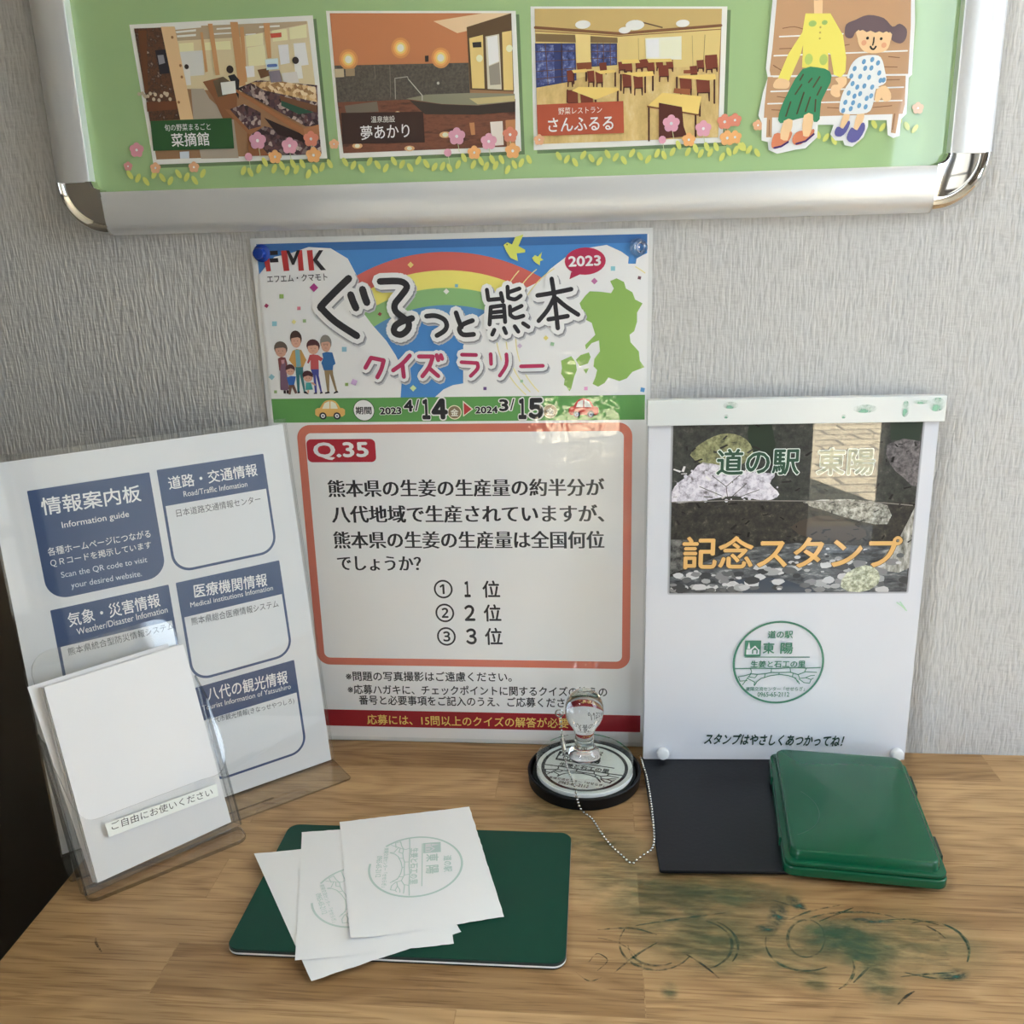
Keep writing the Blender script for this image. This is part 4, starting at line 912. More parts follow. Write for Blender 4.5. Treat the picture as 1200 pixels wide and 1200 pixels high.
A.pd(cf(370, 625), 5.6, (72, 38, 42), 14, ry=5.4); A.pd(cf(370, 655), 4.8, SK, 15, ry=4.6); fp((310, 640, 330, 580, 410, 575, 435, 640, 380, 615), (72, 38, 42), 16)
fp((590, 820, 660, 815, 690, 915, 585, 920), (56, 148, 144), 14); fp((610, 920, 635, 920, 630, 965, 612, 965), SK, 13); fp((660, 810, 700, 815, 730, 850, 720, 860, 670, 835), SK, 13)
A.pd(cf(615, 715), 6.2, (72, 38, 42), 14, ry=5.4); A.pd(cf(620, 750), 5.2, SK, 15, ry=4.4); fp((545, 740, 560, 680, 660, 670, 695, 740, 620, 715), (72, 38, 42), 16)
for hx, hy in ((350, 660), (392, 660), (600, 752), (640, 752)): A.pd(cf(hx, hy), .45, (60, 40, 36), 17, n=6)
A.build('family_picture', ban)
# date band
A = qart()
zg0 = (A.L((321, 495))[1] + A.L((757.3, 491.9))[1]) / 2
A.poly([(pl, zg0), (pr, zg0), (pr, zb), (pl, zb)], (84, 148, 72), 1)
cd, cd2 = crop(350, 450, 5.4545), crop(550, 450, 5.4545)
def car(C, x, y, s, body, glassc, hub):
    f = lambda *q: cr(C, *[(x + v * s) if i % 2 == 0 else (y + v * s) for i, v in enumerate(q)])
    A.pp(f(-60, 0, -42, -48, -15, -62, 15, -62, 42, -48, 60, 0), body, 3, 3); A.pp(f(-95, -2, -80, -12, 80, -12, 95, -2, 95, 30, 80, 42, -80, 42, -95, 30), body, 3)
    A.pp(f(-50, -8, -36, -42, -14, -54, -3, -54, -3, -8), glassc, 4); A.pp(f(3, -8, 3, -54, 14, -54, 36, -42, 50, -8), glassc, 4)
    for sx in (-45, 45):
        p = C(x + sx * s, y + 38 * s); A.pd(p, 23 * s / 5.4545, (44, 46, 56), 4, n=16); A.pd(p, 13 * s / 5.4545, hub, 5, n=12); A.pd(p, 6 * s / 5.4545, (60, 66, 80), 6, n=10)
car(cd, 202, 165, 1, (212, 164, 84), (226, 222, 196), (226, 226, 220)); car(cd2, 731, 155, 1, (186, 48, 46), (226, 220, 214), (140, 170, 205))
A.pd(cd(418, 167), 12.6, (60, 84, 60), 2, n=32); A.pd(cd(418, 167), 11.8, (222, 224, 220), 3, n=32); A.pt('期間', cd(366, 169), cd(466, 168), 8.6, BLK, 4, bold=.02)
OL = ((222, 226, 214), .055)
def dt(s, l, r, h, bold=.035): A.pt(s, l, r, h, (34, 34, 36), 5, bold=bold, outline=(OL[0], OL[1], 4))
dt('2023', cd(522, 172), cd(655, 169), 7.6); dt('4', cd(676, 138), cd(728, 137), 12.8); dt('/', cd(742, 135), cd(775, 133), 13, .0); dt('１', cd(794, 160), cd(838, 160), 21.2, .05); dt('４', cd(858, 159), cd(945, 158), 21.2, .06)
dt('2024', cd2(40, 166), cd2(180, 163), 7.6); dt('3', cd2(196, 135), cd2(246, 134), 13); dt('/', cd2(258, 131), cd2(292, 129), 13.5, .0); dt('１', cd2(318, 157), cd2(362, 157), 21.6, .05); dt('５', cd2(386, 156), cd2(465, 155), 21.6, .06)
for p in (cd(997, 180), cd2(517, 173)):
    A.pd(p, 8.4, (220, 214, 180), 4, n=24); A.pd(p, 7.3, (128, 110, 82), 5, n=24)
    A.pt('金', (p[0] - 4.4, p[1]), (p[0] + 4.4, p[1]), 8.4, (236, 228, 206), 6, bold=.02)
A.pp(cr(cd, 1050, 105, 1118, 160, 1052, 208), (222, 214, 196), 4); A.pp(cr(cd, 1056, 118, 1106, 160, 1058, 198), (186, 52, 52), 5)
A.build('date_band', quiz)
# question panel
A = qart()
q0 = A.L((341.7, 498.3)); q1 = A.L((741.4, 494.7)); q2 = A.L((737.8, 784.4)); q3 = A.L((377.7, 777.8))
x0, x1 = (q0[0] + q3[0]) / 2, (q1[0] + q2[0]) / 2; z1, z0 = (q0[1] + q1[1]) / 2, (q2[1] + q3[1]) / 2
A.poly(rrect(x0, x1, z0, z1, 11, 10), (196, 104, 84), 1); A.poly(rrect(x0 + 6.6, x1 - 6.6, z0 + 6.6, z1 - 6.6, 5, 8), (219, 221, 221), 2)
ck = crop(330, 480, 2.7273)
qa, qb = A.L((360, 528)), A.L((440.4, 528))
qh0, qh1 = A.L((400, 541.4))[1], A.L((400, 514.4))[1]
A.poly(rrect(qa[0], qb[0], qh0, qh1, 4), (170, 30, 46), 3)
A.pt('Q.35', ck(105, 133), ck(276, 131), 19.5, (228, 222, 222), 4, bold=.03)
for s, l, r, h in (('熊本県の生姜の生産量の約半分が', (150, 252), (1030, 247), 20.5), ('八代地域で生産されていますが、', (162, 334), (1030, 331), 20.5), ('熊本県の生姜の生産量は全国何位', (168, 416), (1030, 415), 20.5), ('でしょうか？', (180, 490), (445, 492), 17)):
    A.pt(s, ck(*l), ck(*r), h, (44, 42, 44), 3, bold=.032, squash=.5)
for y, dx, a, b in ((573, 0, '①', '１'), (649, 5, '②', '２'), (724, 10, '③', '３')):
    A.pt(a, ck(488 + dx, y), ck(546 + dx, y), 21, (44, 42, 44), 3, bold=.012); A.pt(b, ck((585 if b == '１' else 581) + dx, y), ck((603 if b == '１' else 612) + dx, y), 17.5, (44, 42, 44), 3, bold=.03); A.pt('位', ck(643 + dx * .8, y), ck(697 + dx * .8, y), 19.5, (44, 42, 44), 3, bold=.018)
A.build('question_panel', quiz)
# footer
A = qart()
A.pt('※問題の写真撮影はご遠慮ください。', ck(206, 851), ck(735, 854), 11, (48, 46, 48), 1, bold=.016)
A.pt('※応募ハガキに、チェックポイントに関するクイズの答えの', ck(212, 893), ck(1040, 902), 11, (48, 46, 48), 1, bold=.016)
A.pt('番号と必要事項をご記入のうえ、ご応募ください。', ck(248, 927), ck(952, 937), 11, (48, 46, 48), 1, bold=.016)
z1 = (A.L((381, 830.8))[1] + A.L((752, 838.3))[1]) / 2; z0 = (A.L((384, 850))[1] + A.L((752, 857.7))[1]) / 2
A.poly([(pl, z0), (pr, z0), (pr, z1), (pl, z1)], (150, 22, 32), 1)
A.pt('応募には、15問以上のクイズの解答が必要です。', ck(274, 989), ck(1000, 1003), 11.5, (232, 188, 92), 2, bold=.012)
A.build('footer_notice', quiz)

# push pins
pin = thing('push_pin', 'blue push pin in the top left corner of the quiz poster', 'push pin', Matrix.Translation((8.4 * MM, -1.95 * MM, 415 * MM)) @ Matrix.Rotation(math.radians(90), 4, 'X'))
bm = bmesh.new(); lathe(bm, [(0, .0), (6.2, 0), (6.6, .9), (5.2, 2.0), (4.2, 2.6), (3.9, 5.5), (4.3, 8.2), (4.0, 9.2), (2.8, 9.6), (0, 9.4)], n=28)
link_mesh('pin_head', bm, simple_mat('blue_plastic', srgb(28, 62, 150), .25), pin, True)
bm = bmesh.new(); lathe(bm, [(0, -5), (.5, -4), (.5, 0), (0, .1)], n=10); link_mesh('needle', bm, CHROME, pin, True)
pin = thing('push_pin', 'clear plastic push pin in the top right corner of the quiz poster', 'push pin', Matrix.Translation((292.2 * MM, -1.95 * MM, 412.6 * MM)) @ Matrix.Rotation(math.radians(90), 4, 'X') @ Matrix.Rotation(math.radians(8), 4, 'Y'))
bm = bmesh.new(); lathe(bm, [(0, .1), (6.4, .1), (6.6, .8), (5.6, 1.6), (3.0, 2.2), (2.5, 4), (2.5, 9), (3.2, 11.5), (4.4, 13.2), (4.5, 14.5), (3.8, 15.2), (0, 15.0)], n=28)
GLASS = bpy.data.materials.new('clear_acrylic'); GLASS.use_nodes = True
gp = GLASS.node_tree.nodes['Principled BSDF']; gp.inputs['Transmission Weight'].default_value = 1; gp.inputs['Roughness'].default_value = .02; gp.inputs['IOR'].default_value = 1.47; gp.inputs['Base Color'].default_value = (.97, .98, .98, 1)
link_mesh('pin_head', bm, GLASS, pin, True)
bm = bmesh.new(); lathe(bm, [(0, -5), (.5, -4), (.5, 0), (0, .1)], n=10); link_mesh('needle', bm, CHROME, pin, True)

# ------------------------------------------------------------------ stamp sign standing on a black base plate
SYAW = math.radians(2.3)
su = Vector((math.cos(SYAW), math.sin(SYAW), 0)); sn = Vector((math.sin(SYAW), -math.cos(SYAW), 0))
SG = Sheet(Vector((300.3, -30.0, 5.2)), su, (0, 0, 1))
sign = thing('stamp_sign', 'white acrylic stand sign with a river photo, a green round stamp and a black base', 'sign', SG.mat)
BLACK = simple_mat('black_plastic', srgb(14, 15, 19), .3, spec=.3, bump=(300, .00008))
bm = bmesh.new(); prism(bm, rrect(-1, 190, -142, 4, 2), 'z', -2.4, 0, .5); link_mesh('base_plate', bm, BLACK, sign)
for x, y in ((34, -132), (166, -132), (34, -10), (166, -10)):
    bm = bmesh.new(); box(bm, x - 13, x + 13, y - 6, y + 6, -5.2, -2.4, .5); link_mesh('foot', bm, simple_mat('grey_rubber', srgb(70, 72, 74), .5), sign)
bm = bmesh.new(); box(bm, 0, 212, 1.2, 4.2, 0, 298, .3); link_mesh('back_panel', bm, simple_mat('white_acrylic', srgb(225, 226, 230), .2), sign)
cs = crop(750, 460, 2.7273)
A = Art(SG, 'acr', 0.0, 212)
A.poly([(.6, .3), (211.4, .3), (211.4, 280), (.6, 280)], (206, 208, 216), 0)
FOREST = texture_mat('printed_forest', [ink(28, 30, 28, 205), ink(52, 54, 48, 205), ink(100, 98, 88, 205)], 'acr', 150, 'noise', lo=.38, hi=.78)
DARKROCK = texture_mat('printed_stone_wall', [ink(26, 24, 22, 205), ink(50, 46, 38, 205), ink(110, 104, 88, 205)], 'acr', 170, 'noise', lo=.4, hi=.76)
BUSH = texture_mat('printed_bush', [ink(70, 72, 46, 205), ink(128, 128, 84, 205), ink(165, 165, 120, 205)], 'acr', 190, 'noise', lo=.35, hi=.7)
CHERRY = texture_mat('printed_blossom', [ink(96, 88, 92, 205), ink(178, 172, 186, 205), ink(214, 210, 222, 205)], 'acr', 170, 'noise', lo=.34, hi=.56)
RIVER = texture_mat('printed_river', [ink(34, 36, 40, 205), ink(84, 88, 92, 205), ink(178, 180, 180, 205)], 'acr', 110, 'noise', (.5, 1, 1.6), .36, .72)
FALL = texture_mat('printed_waterfall', [ink(80, 78, 66, 205), ink(150, 148, 140, 205), ink(200, 198, 196, 205)], 'acr', 190, 'noise', (1.4, 1, .45), .35, .68)
ph = [A.L(p) for p in ((789.6, 496), (1082, 494), (1061.7, 694), (784, 694))]
px0, px1 = (ph[0][0] + ph[3][0]) / 2, (ph[1][0] + ph[2][0]) / 2; pz1, pz0 = (ph[0][1] + ph[1][1]) / 2, (ph[2][1] + ph[3][1]) / 2
def cl(p): return (min(max(p[0], px0), px1), min(max(p[1], pz0), pz1))
def sp(q, c, l, cv=0):
    pts = [A.L(p) for p in cr(cs, *q)]
    if cv: pts = catmull(pts, True, cv)
    A.poly([cl(p) for p in pts], c, l)
for i, g in enumerate(((150, 150, 154), (96, 96, 98))): A.poly(rrect(px0 - 1.6 + i * .8, px1 + 1.6 - i * .8, pz0 - 1.6 + i * .8, pz1 + 1.6 - i * .8, 2), (206 - 30 * (i + 1), 208 - 30 * (i + 1), 216 - 30 * (i + 1)), 1 + i)
A.poly([(px0, pz0), (px1, pz0), (px1, pz1), (px0, pz1)], FOREST, 3)
sp((350, 95, 420, 95, 430, 230, 380, 200, 350, 170), (36, 50, 36), 4, 2); sp((800, 95, 905, 95, 890, 160, 800, 150), (44, 56, 44), 4)
sp((790, 165, 895, 155, 890, 300, 840, 270, 800, 230), texture_mat('printed_bare_bush', [ink(50, 48, 48, 205), ink(96, 90, 92, 205), ink(130, 124, 126, 205)], 'acr', 260, 'noise', lo=.35, hi=.7), 4, 2)
sp((160, 200, 215, 150, 280, 130, 340, 150, 360, 200, 300, 240, 230, 240), BUSH, 4, 3)
sp((100, 350, 110, 300, 160, 260, 200, 225, 290, 240, 360, 255, 430, 260, 415, 290, 445, 325, 400, 345, 300, 330, 200, 345), CHERRY, 5, 3)
for i in range(40):
    t = random.uniform(0, 6.28); A.pd(cs(270 + 165 * math.cos(t) * random.uniform(.7, 1.05), 295 + 55 * math.sin(t) * random.uniform(.7, 1.1)), random.uniform(1, 2.4), (205, 202, 212), 6, n=7)
for q in ((280, 340, 275, 300, 230, 265), (275, 300, 320, 262), (290, 335, 340, 290), (262, 330, 190, 300), (300, 340, 380, 310)): A.ps(cr(cs, *q), .8, (60, 54, 52), 7)
sp((92, 345, 300, 340, 520, 345, 880, 350, 870, 640, 92, 640), DARKROCK, 4)
A.ps(cr(cs, 100, 350, 300, 344, 520, 346, 780, 352, 870, 360), 1.2, (130, 126, 120), 7)
sp((520, 350, 660, 340, 790, 360, 790, 420, 700, 410, 600, 380), texture_mat('printed_pale_rock', [ink(60, 58, 50, 205), ink(140, 138, 128, 205), ink(190, 190, 184, 205)], 'acr', 260, 'noise', lo=.38, hi=.66), 5, 2)
sp((480, 430, 560, 395, 640, 400, 720, 440, 700, 470, 560, 470), (70, 60, 52), 5, 2)
sp((95, 470, 160, 470, 150, 560, 95, 580), texture_mat('printed_boulder', [ink(40, 40, 40, 205), ink(120, 120, 116, 205)], 'acr', 150, 'noise', lo=.4, hi=.65), 5)
sp((300, 500, 500, 480, 720, 490, 860, 470, 850, 640, 92, 640, 95, 590), RIVER, 6)
sp((880, 365, 890, 420, 860, 560, 790, 570, 760, 545, 830, 460), FALL, 7, 2)
for i in range(130):
    x, y = random.uniform(100, 890), random.choice((random.uniform(100, 340), random.uniform(350, 480))); g = random.choice((24, 30, 38, 50, 62)) ; t = random.uniform(0, 3.14); L_ = random.uniform(3, 11)
    if y < 345 and 95 < x < 450 and y > 225: g = random.choice((110, 150, 200, 215, 225))
    p = A.L(cs(x, y)); A.poly([cl((p[0] + L_ * .35 * math.cos(t + a), p[1] + L_ * .22 * math.sin(t + a))) for a in (0, .5, 3.0, 3.6)], (g, g - 2, g - 4), 7)
for i in range(150):
    x = random.uniform(98, 850); y = random.choice((random.uniform(555, 632), random.uniform(495, 560) if x > 480 else random.uniform(570, 632)))
    g = random.choice((64, 96, 128, 160, 186, 196)); p = cs(x, y); r = random.uniform(2.5, 10) * (.6 if y < 540 else 1)
    k = A.scale(p); c0 = A.L(p); n = 9; ph_ = random.uniform(0, 6)
    A.poly([cl((c0[0] + r * k * math.cos(2 * math.pi * j / n) * random.uniform(.75, 1.1), c0[1] + r * k * .55 * math.sin(2 * math.pi * j / n) * random.uniform(.75, 1.1))) for j in range(n)], (g, g, g + 2), 8 + (i % 3))
sp((640, 620, 660, 575, 720, 550, 760, 570, 760, 610, 700, 640), texture_mat('printed_white_rock', [ink(120, 124, 96, 205), ink(200, 204, 180, 205)], 'acr', 300, 'noise', lo=.4, hi=.6), 11, 2)
sp((300, 600, 420, 590, 500, 610, 560, 640, 330, 640), (66, 74, 86), 8, 2)
DG = (44, 78, 58)
for s, l, r in (('道の駅', (246, 222), (508, 219)), ('東陽', (567, 220), (747, 219))): A.pt(s, cs(*l), cs(*r), 30, DG, 13, bold=.022, outline=((214, 224, 216), .03, 12))
A.pt('記念スタンプ', cs(137, 511), cs(832, 508), 37, (222, 172, 98), 13, bold=.022, outline=((84, 62, 40), .012, 12))
sc_c = A.L((911.7, 776)); sc_r = A.scale((911.7, 776)) * 52.3
stamp_art(A, sc_c, sc_r, 0.0, (62, 124, 98), 12, bg=(206, 208, 216))
A.pt('スタンプはやさしくあつかってね！', cs(208, 1105), cs(648, 1112), 12.5, (30, 56, 44), 12, bold=.03, slant=.18)
for q in ((820, 670, 835, 680, 850, 695), (830, 668, 845, 688)): A.ps(cr(cs, *q), 1.6, (168, 204, 176), 12)
A.build('printed_sheet', sign)
STRIPM = simple_mat('white_strip', srgb(222, 226, 226), .25)
bm = bmesh.new(); box(bm, -1, 214, -3.5, 4.8, 280, 299, .6); link_mesh('top_clip', bm, STRIPM, sign)
SM = stain_mat('green_smudge', srgb(135, 200, 165), .6, 120, .36)
for px, rx, rz in (((855, 474), 6, 2.5), ((1059, 478), 3, 6), ((1078, 470), 7, 1.5), ((1096, 473), 6, 5), ((1012, 478), 9, 3), ((850, 487), 2, 1.5), ((987, 487), 2, 1.5)):
    a, b = SG.loc(px); bm = bmesh.new()
    bm.faces.new([bm.verts.new((rx * math.cos(t) * MM, 0, rz * math.sin(t) * MM)) for t in [2 * math.pi * i / 20 for i in range(20)]])
    o = link_mesh('ink_smudge', bm, SM, sign); o.location = (a * MM, -3.62 * MM, b * MM)
KNOB = simple_mat('white_plastic', srgb(232, 234, 236), .3)
for px in ((776.5, 881), (1050, 882)):
    a, b = SG.loc(px); bm = bmesh.new(); lathe(bm, [(0, 0), (4.6, 0), (5.0, .8), (5.0, 3.4), (4.4, 4.6), (2.6, 5.1), (0, 5.2)], n=28)
    o = link_mesh('screw_cap', bm, KNOB, sign, True); o.location = (a * MM, -.6 * MM, max(b, 5.6) * MM); o.rotation_euler = (math.radians(90), 0, 0)

# ------------------------------------------------------------------ green ink pad on the black base
pad = thing('ink_pad', 'closed green plastic ink pad lying on the right of the black sign base', 'ink pad', Matrix.Translation((446 * MM, -108 * MM, 5.25 * MM)) @ Matrix.Rotation(math.radians(-5.6), 4, 'Z'))
GRN = simple_mat('green_plastic', srgb(6, 80, 52), .2, spec=.5, bump=(120, .00005))
GRD = simple_mat('dark_green_plastic', srgb(6, 46, 30), .4)
bm = bmesh.new(); prism(bm, rrect(-52, 52, -70, 71, 7), 'z', 0, 7, 1.2, 3); link_mesh('tray', bm, GRN, pad, True)
bm = bmesh.new(); prism(bm, rrect(-50, 50, -68, 69, 6), 'z', 7, 7.8); link_mesh('seam', bm, GRD, pad)
bm = bmesh.new()
prism(bm, rrect(-51.5, 51.5, -69.5, 70.5, 7), 'z', 7.8, 10.5, .8, 2)
def loft(bm, loops):
    R = [[bm.verts.new(Vector(p) * MM) for p in lp] for lp in loops]
    for a, b in zip(R, R[1:]):
        for i in range(len(a)): bm.faces.new((a[i], a[(i + 1) % len(a)], b[(i + 1) % len(a)], b[i]))
    bm.faces.new(R[-1])
lo_ = []
for ins, z in ((3.5, 10.4), (3.7, 13), (4.2, 16.2), (4.9, 17.1), (6, 17.4)): lo_.append([(x, y, z) for x, y in rrect(-51.5 + ins, 51.5 - ins, -69.5 + ins, 70.5 - ins, 7)])
loft(bm, lo_)
link_mesh('lid', bm, GRN, pad, True)
for y in (42, -35):
    bm = bmesh.new(); box(bm, 51, 53.5, y - 11, y + 11, 3, 9.5, .6); link_mesh('hinge', bm, GRD, pad)
    bm = bmesh.new(); box(bm, -53, -51, y - 6, y + 6, 2.5, 9.5, .5); link_mesh('latch', bm, GRN, pad)
bm = bmesh.new()
A = Art(None, 'plain', 0, 212); A.bm = bm
A.ring((0, 0), 34, .5, (22, 82, 58), 0, -62, 45, n=40)
o = A.build('stamp_ghost', pad); o.rotation_euler = (math.radians(-90), 0, 0); o.location = (-58 * MM, -18 * MM, 17.46 * MM)
# keep only the arc that lies on the lid
for v in list(o.data.vertices): pass

# ------------------------------------------------------------------ round stamp in its black tray
tray = thing('stamp_tray', 'round black plastic tray holding the clear stamp', 'tray', Matrix.Translation((252 * MM, -53.5 * MM, 0)))
bm = bmesh.new(); lathe(bm, [(0, 0), (43.5, 0), (44.6, .8), (45.4, 9.9), (44.8, 10.5), (43.8, 10.5), (43.2, 9.9), (42.6, 4), (42, 3.4), (0, 3.2)], n=72)
link_mesh('dish', bm, simple_mat('black_tray', srgb(12, 12, 13), .42, spec=.25), tray, True)
bm = bmesh.new(); lathe(bm, [(0, 3.25), (41.2, 3.25), (41.2, 8.2), (0, 8.2)], n=64); link_mesh('foam_pad', bm, simple_mat('dark_foam', srgb(24, 32, 30), .8), tray)
stamp = thing('stamp', 'clear acrylic round stamp with ball handle and black printed design, in the black tray', 'stamp', Matrix.Translation((252.4 * MM, -54.5 * MM, 8.3 * MM)))
bm = bmesh.new(); lathe(bm, [(0, 0), (38.5, 0), (38.5, 3.2), (0, 3.2)], n=72)
link_mesh('rubber_die', bm, simple_mat('pale_rubber', srgb(236, 238, 236), .6), stamp)
A = Art(None, 'plain', 0, 206)
stamp_art(A, (0, 0), 33.5, 0, (18, 18, 20), 1, bg=(224, 226, 224), heavy=1.7)
o = A.build('stamp_design', stamp); o.rotation_euler = (math.radians(-90), 0, math.radians(-13)); o.location = (0, 0, 3.3 * MM)
bm = bmesh.new(); lathe(bm, [(0, 3.7), (38.2, 3.7), (39, 4.3), (39, 11.4), (38.3, 12), (0, 12)], n=72)
o = link_mesh('clear_disc', bm, clear_mat('clear_disc', (.97, .99, .98)), stamp, True); o['label'] = 'thick clear disc with a pale green rim'
SMG = stain_mat('rim_ink', srgb(40, 120, 80), .9, 160, .35, soft=False)
A2 = Art(None, 'plain', 0, 206); A2.ring((0, 0), 37.2, 1.6, SMG, 0, 20, 100); A2.ring((0, 0), 37.4, 1.2, SMG, 0, 112, 140)
o = A2.build('rim_ink', stamp); o.rotation_euler = (math.radians(-90), 0, 0); o.location = (0, 0, 12.1 * MM)
bm = bmesh.new(); lathe(bm, [(0, 12.15), (11.0, 12.2), (12.6, 13.4), (12.8, 16), (11.6, 19.2), (9.0, 21), (8.0, 23), (7.6, 26), (7.5, 30), (7.7, 34), (8.6, 37.5), (10.6, 41), (13.2, 45), (14.9, 49.5), (15.4, 54), (15.0, 58.5), (13.6, 63), (11, 67), (7.6, 69.8), (4, 71), (0, 71.3)], n=56)
link_mesh('ball_handle', bm, GLASS, stamp, True)

# ball chain from the handle over the counter to the sign base
chain = thing('ball_chain', 'silver bead chain running from the stamp handle down to the black sign base', 'chain', Matrix.Translation((290 * MM, -158 * MM, 0)))
SIL = simple_mat('nickel', srgb(205, 204, 198), .22, 1.0)
off = Vector((290, -158, 0))
P3 = lambda px, z: W(px, z)
def ony(px, y):
    d = RR.transposed() @ Vector(((px[0] - 600) / F_PX, (px[1] - 600) / F_PX, 1)); return CAM + d * ((y - CAM.y) / d.y)
path = [ony((656.5, 836), -52), ony((657.5, 848), -55), ony((658.5, 860), -59), ony((660, 870), -65), P3((662, 886), 22.2), P3((665, 900), 22.0), P3((670, 912), 22.0), P3((674, 924), 22.0), P3((676, 934), 15.5), P3((679, 945), 6),
        P3((684, 952), 1.4), P3((694, 960), 1.3), P3((705, 977), 1.3), P3((716, 991), 1.3), P3((728, 1002), 1.3), P3((740, 1012), 1.3), P3((747, 1007), 2.5), P3((756, 1000.5), 6.6), P3((763, 996), 6.6), P3((766.5, 985), 6.6),
        P3((765, 960), 6.6), P3((762, 935), 6.6), P3((758, 912), 6.6), P3((753.5, 897), 6.6), P3((751, 888), 4.0)]
cp = [Vector(p) for p in catmull([tuple(p) for p in path], False, 16)]
# resample to bead pitch
beads = [cp[0]]; acc = 0.0; pitch = 3.35
for a, b in zip(cp, cp[1:]):
    d = (b - a).length
    while acc + d >= pitch:
        t = (pitch - acc) / d; a = a.lerp(b, t); beads.append(a.copy()); d = (b - a).length; acc = 0
    acc += d
bm = bmesh.new()
for b in beads: bmesh.ops.create_icosphere(bm, subdivisions=2, radius=1.0 * MM, matrix=Matrix.Translation((b - off) * MM))
nb = len(bm.faces); tube(bm, [b - off for b in beads], .22, 6)
bm.faces.ensure_lookup_table()
for f in bm.faces[nb:]: f.material_index = 1
link_mesh('bead_strand', bm, [SIL, simple_mat('dark_wire', srgb(70, 68, 66), .4, .6)], chain, True)
bm = bmesh.new()
a, b = ony((659, 866), -62.5) - off, ony((661.5, 880), -69.5) - off
tube(bm, [a, b], 1.9, 10); link_mesh('connector', bm, SIL, chain, True)
bm = bmesh.new(); c = ony((657, 835), -52) - off
tube(bm, [c + Vector((3 * math.cos(t) - 1, -1.0, 3 * math.sin(t))) for t in [2 * math.pi * i / 20 for i in range(20)]], .6, 8); link_mesh('split_ring', bm, SIL, chain, True)
bm = bmesh.new(); c = P3((749.5, 884), 5) - off
tube(bm, [c + Vector((2.2 * math.cos(t), 2.2 * math.sin(t), -2 + .6 * math.sin(2 * t))) for t in [2 * math.pi * i / 16 for i in range(16)]], .5, 8); link_mesh('end_ring', bm, simple_mat('brass', srgb(150, 120, 80), .3, 1.0), chain, True)

# ------------------------------------------------------------------ flat green stamping mat with three stamped sheets
mat_ = thing('stamping_mat', 'flat dark green stamping mat with white edge line in front of the quiz poster', 'mat', Matrix.Translation((139 * MM, -196 * MM, 0)))
X0, X1, Y0, Y1 = -105, 105, -65.5, 63.5
for nm, z0, z1, ins, c in (('base_layer', 0, 1.6, .6, (30, 34, 32)), ('white_line', 1.6, 2.9, 0, (232, 232, 228)), ('middle_layer', 2.9, 4.6, 0, (52, 60, 58)), ('top_surface', 4.6, 5.2, .3, (2, 62, 46))):
    bm = bmesh.new(); prism(bm, rrect(X0 + ins, X1 - ins, Y0 + ins, Y1 - ins, 8, 8), 'z', z0, z1, .15 if nm == 'top_surface' else 0, 1)
    link_mesh(nm, bm, simple_mat('mat_' + nm, srgb(*c), .5, spec=.3), mat_)
def paper_mat():
    m, nt, p = new_mat('thin_paper')
    p.inputs['Base Color'].default_value = (.88, .88, .885, 1); p.inputs['Roughness'].default_value = .75; p.inputs['Specular IOR Level'].default_value = .2
    tc = N(nt, 'ShaderNodeTexCoord'); no = N(nt, 'ShaderNodeTexNoise'); bu = N(nt, 'ShaderNodeBump')
    no.inputs['Scale'].default_value = 26; no.inputs['Detail'].default_value = 3; bu.inputs['Distance'].default_value = .0012; bu.inputs['Strength'].default_value = .6
    lk(nt, tc.outputs['Object'], no.inputs['Vector']); lk(nt, no.outputs['Fac'], bu.inputs['Height']); lk(nt, bu.outputs['Normal'], p.inputs['Normal'])
    return m
PAPER = paper_mat()
def stamped_sheet(label, corners, z, curl, art):
    """corners bl, br, tr, tl on the worktop (mm); curl(s,t) extra height in mm"""
    bl, br, tr, tl = [Vector((c[0], c[1])) for c in corners]
    ctr = (bl + br + tr + tl) / 4; ang = math.atan2((br - bl).y, (br - bl).x)
    M = Matrix.Translation((ctr.x * MM, ctr.y * MM, z * MM)) @ Matrix.Rotation(ang, 4, 'Z')
    root = thing('stamped_sheet', label, 'sheet of paper', M, 'thin stamped sheets on the green mat')
    inv = Matrix.Rotation(-ang, 2)
    def H(s, t): return curl(s, t)
    bm = bmesh.new(); n, m = 26, 30; g = []
    for j in range(m + 1):
        row = []
        for i in range(n + 1):
            s, t = i / n, j / m; q = (bl * (1 - s) + br * s) * (1 - t) + (tl * (1 - s) + tr * s) * t
            if j in (0, m) or i == n: q = q + Vector((random.uniform(-.25, .25), random.uniform(-.25, .25)))
            q = inv @ (q - ctr); row.append(bm.verts.new((q.x * MM, q.y * MM, H(s, t) * MM)))
        g.append(row)
    for j in range(m):
        for i in range(n): bm.faces.new((g[j][i], g[j][i + 1], g[j + 1][i + 1], g[j + 1][i]))
    link_mesh('paper', bm, PAPER, root, True)
    if art:
        (s, t), r, rot, col, weak = art
        q = (bl * (1 - s) + br * s) * (1 - t) + (tl * (1 - s) + tr * s) * t; q = inv @ (q - ctr)
        A = Art(None, 'plain', 0, 212); stamp_art(A, (0, 0), r, 0, col, 1, bg=(206, 206, 208), weak=weak)
        o = A.build('stamp_print', root); o.rotation_euler = (math.radians(-90), 0, rot - ang); o.location = (q.x * MM, q.y * MM, (H(s, t) + .10) * MM)
    return root
cn = lambda a, b, r, k: k * max(0, 1 - math.hypot(a, b) / r) ** 2
P2 = lambda px, z: tuple(W(px, z))[:2]
low = [P2((365, 1153), 3), P2((541, 1093), 4.6), P2((470, 985), 4.6), P2((298, 1003), 3.5)]
mid = [P2((346, 1129), 4.5), P2((532, 1107), 5), P2((512, 966), 5), P2((354, 976), 5)]
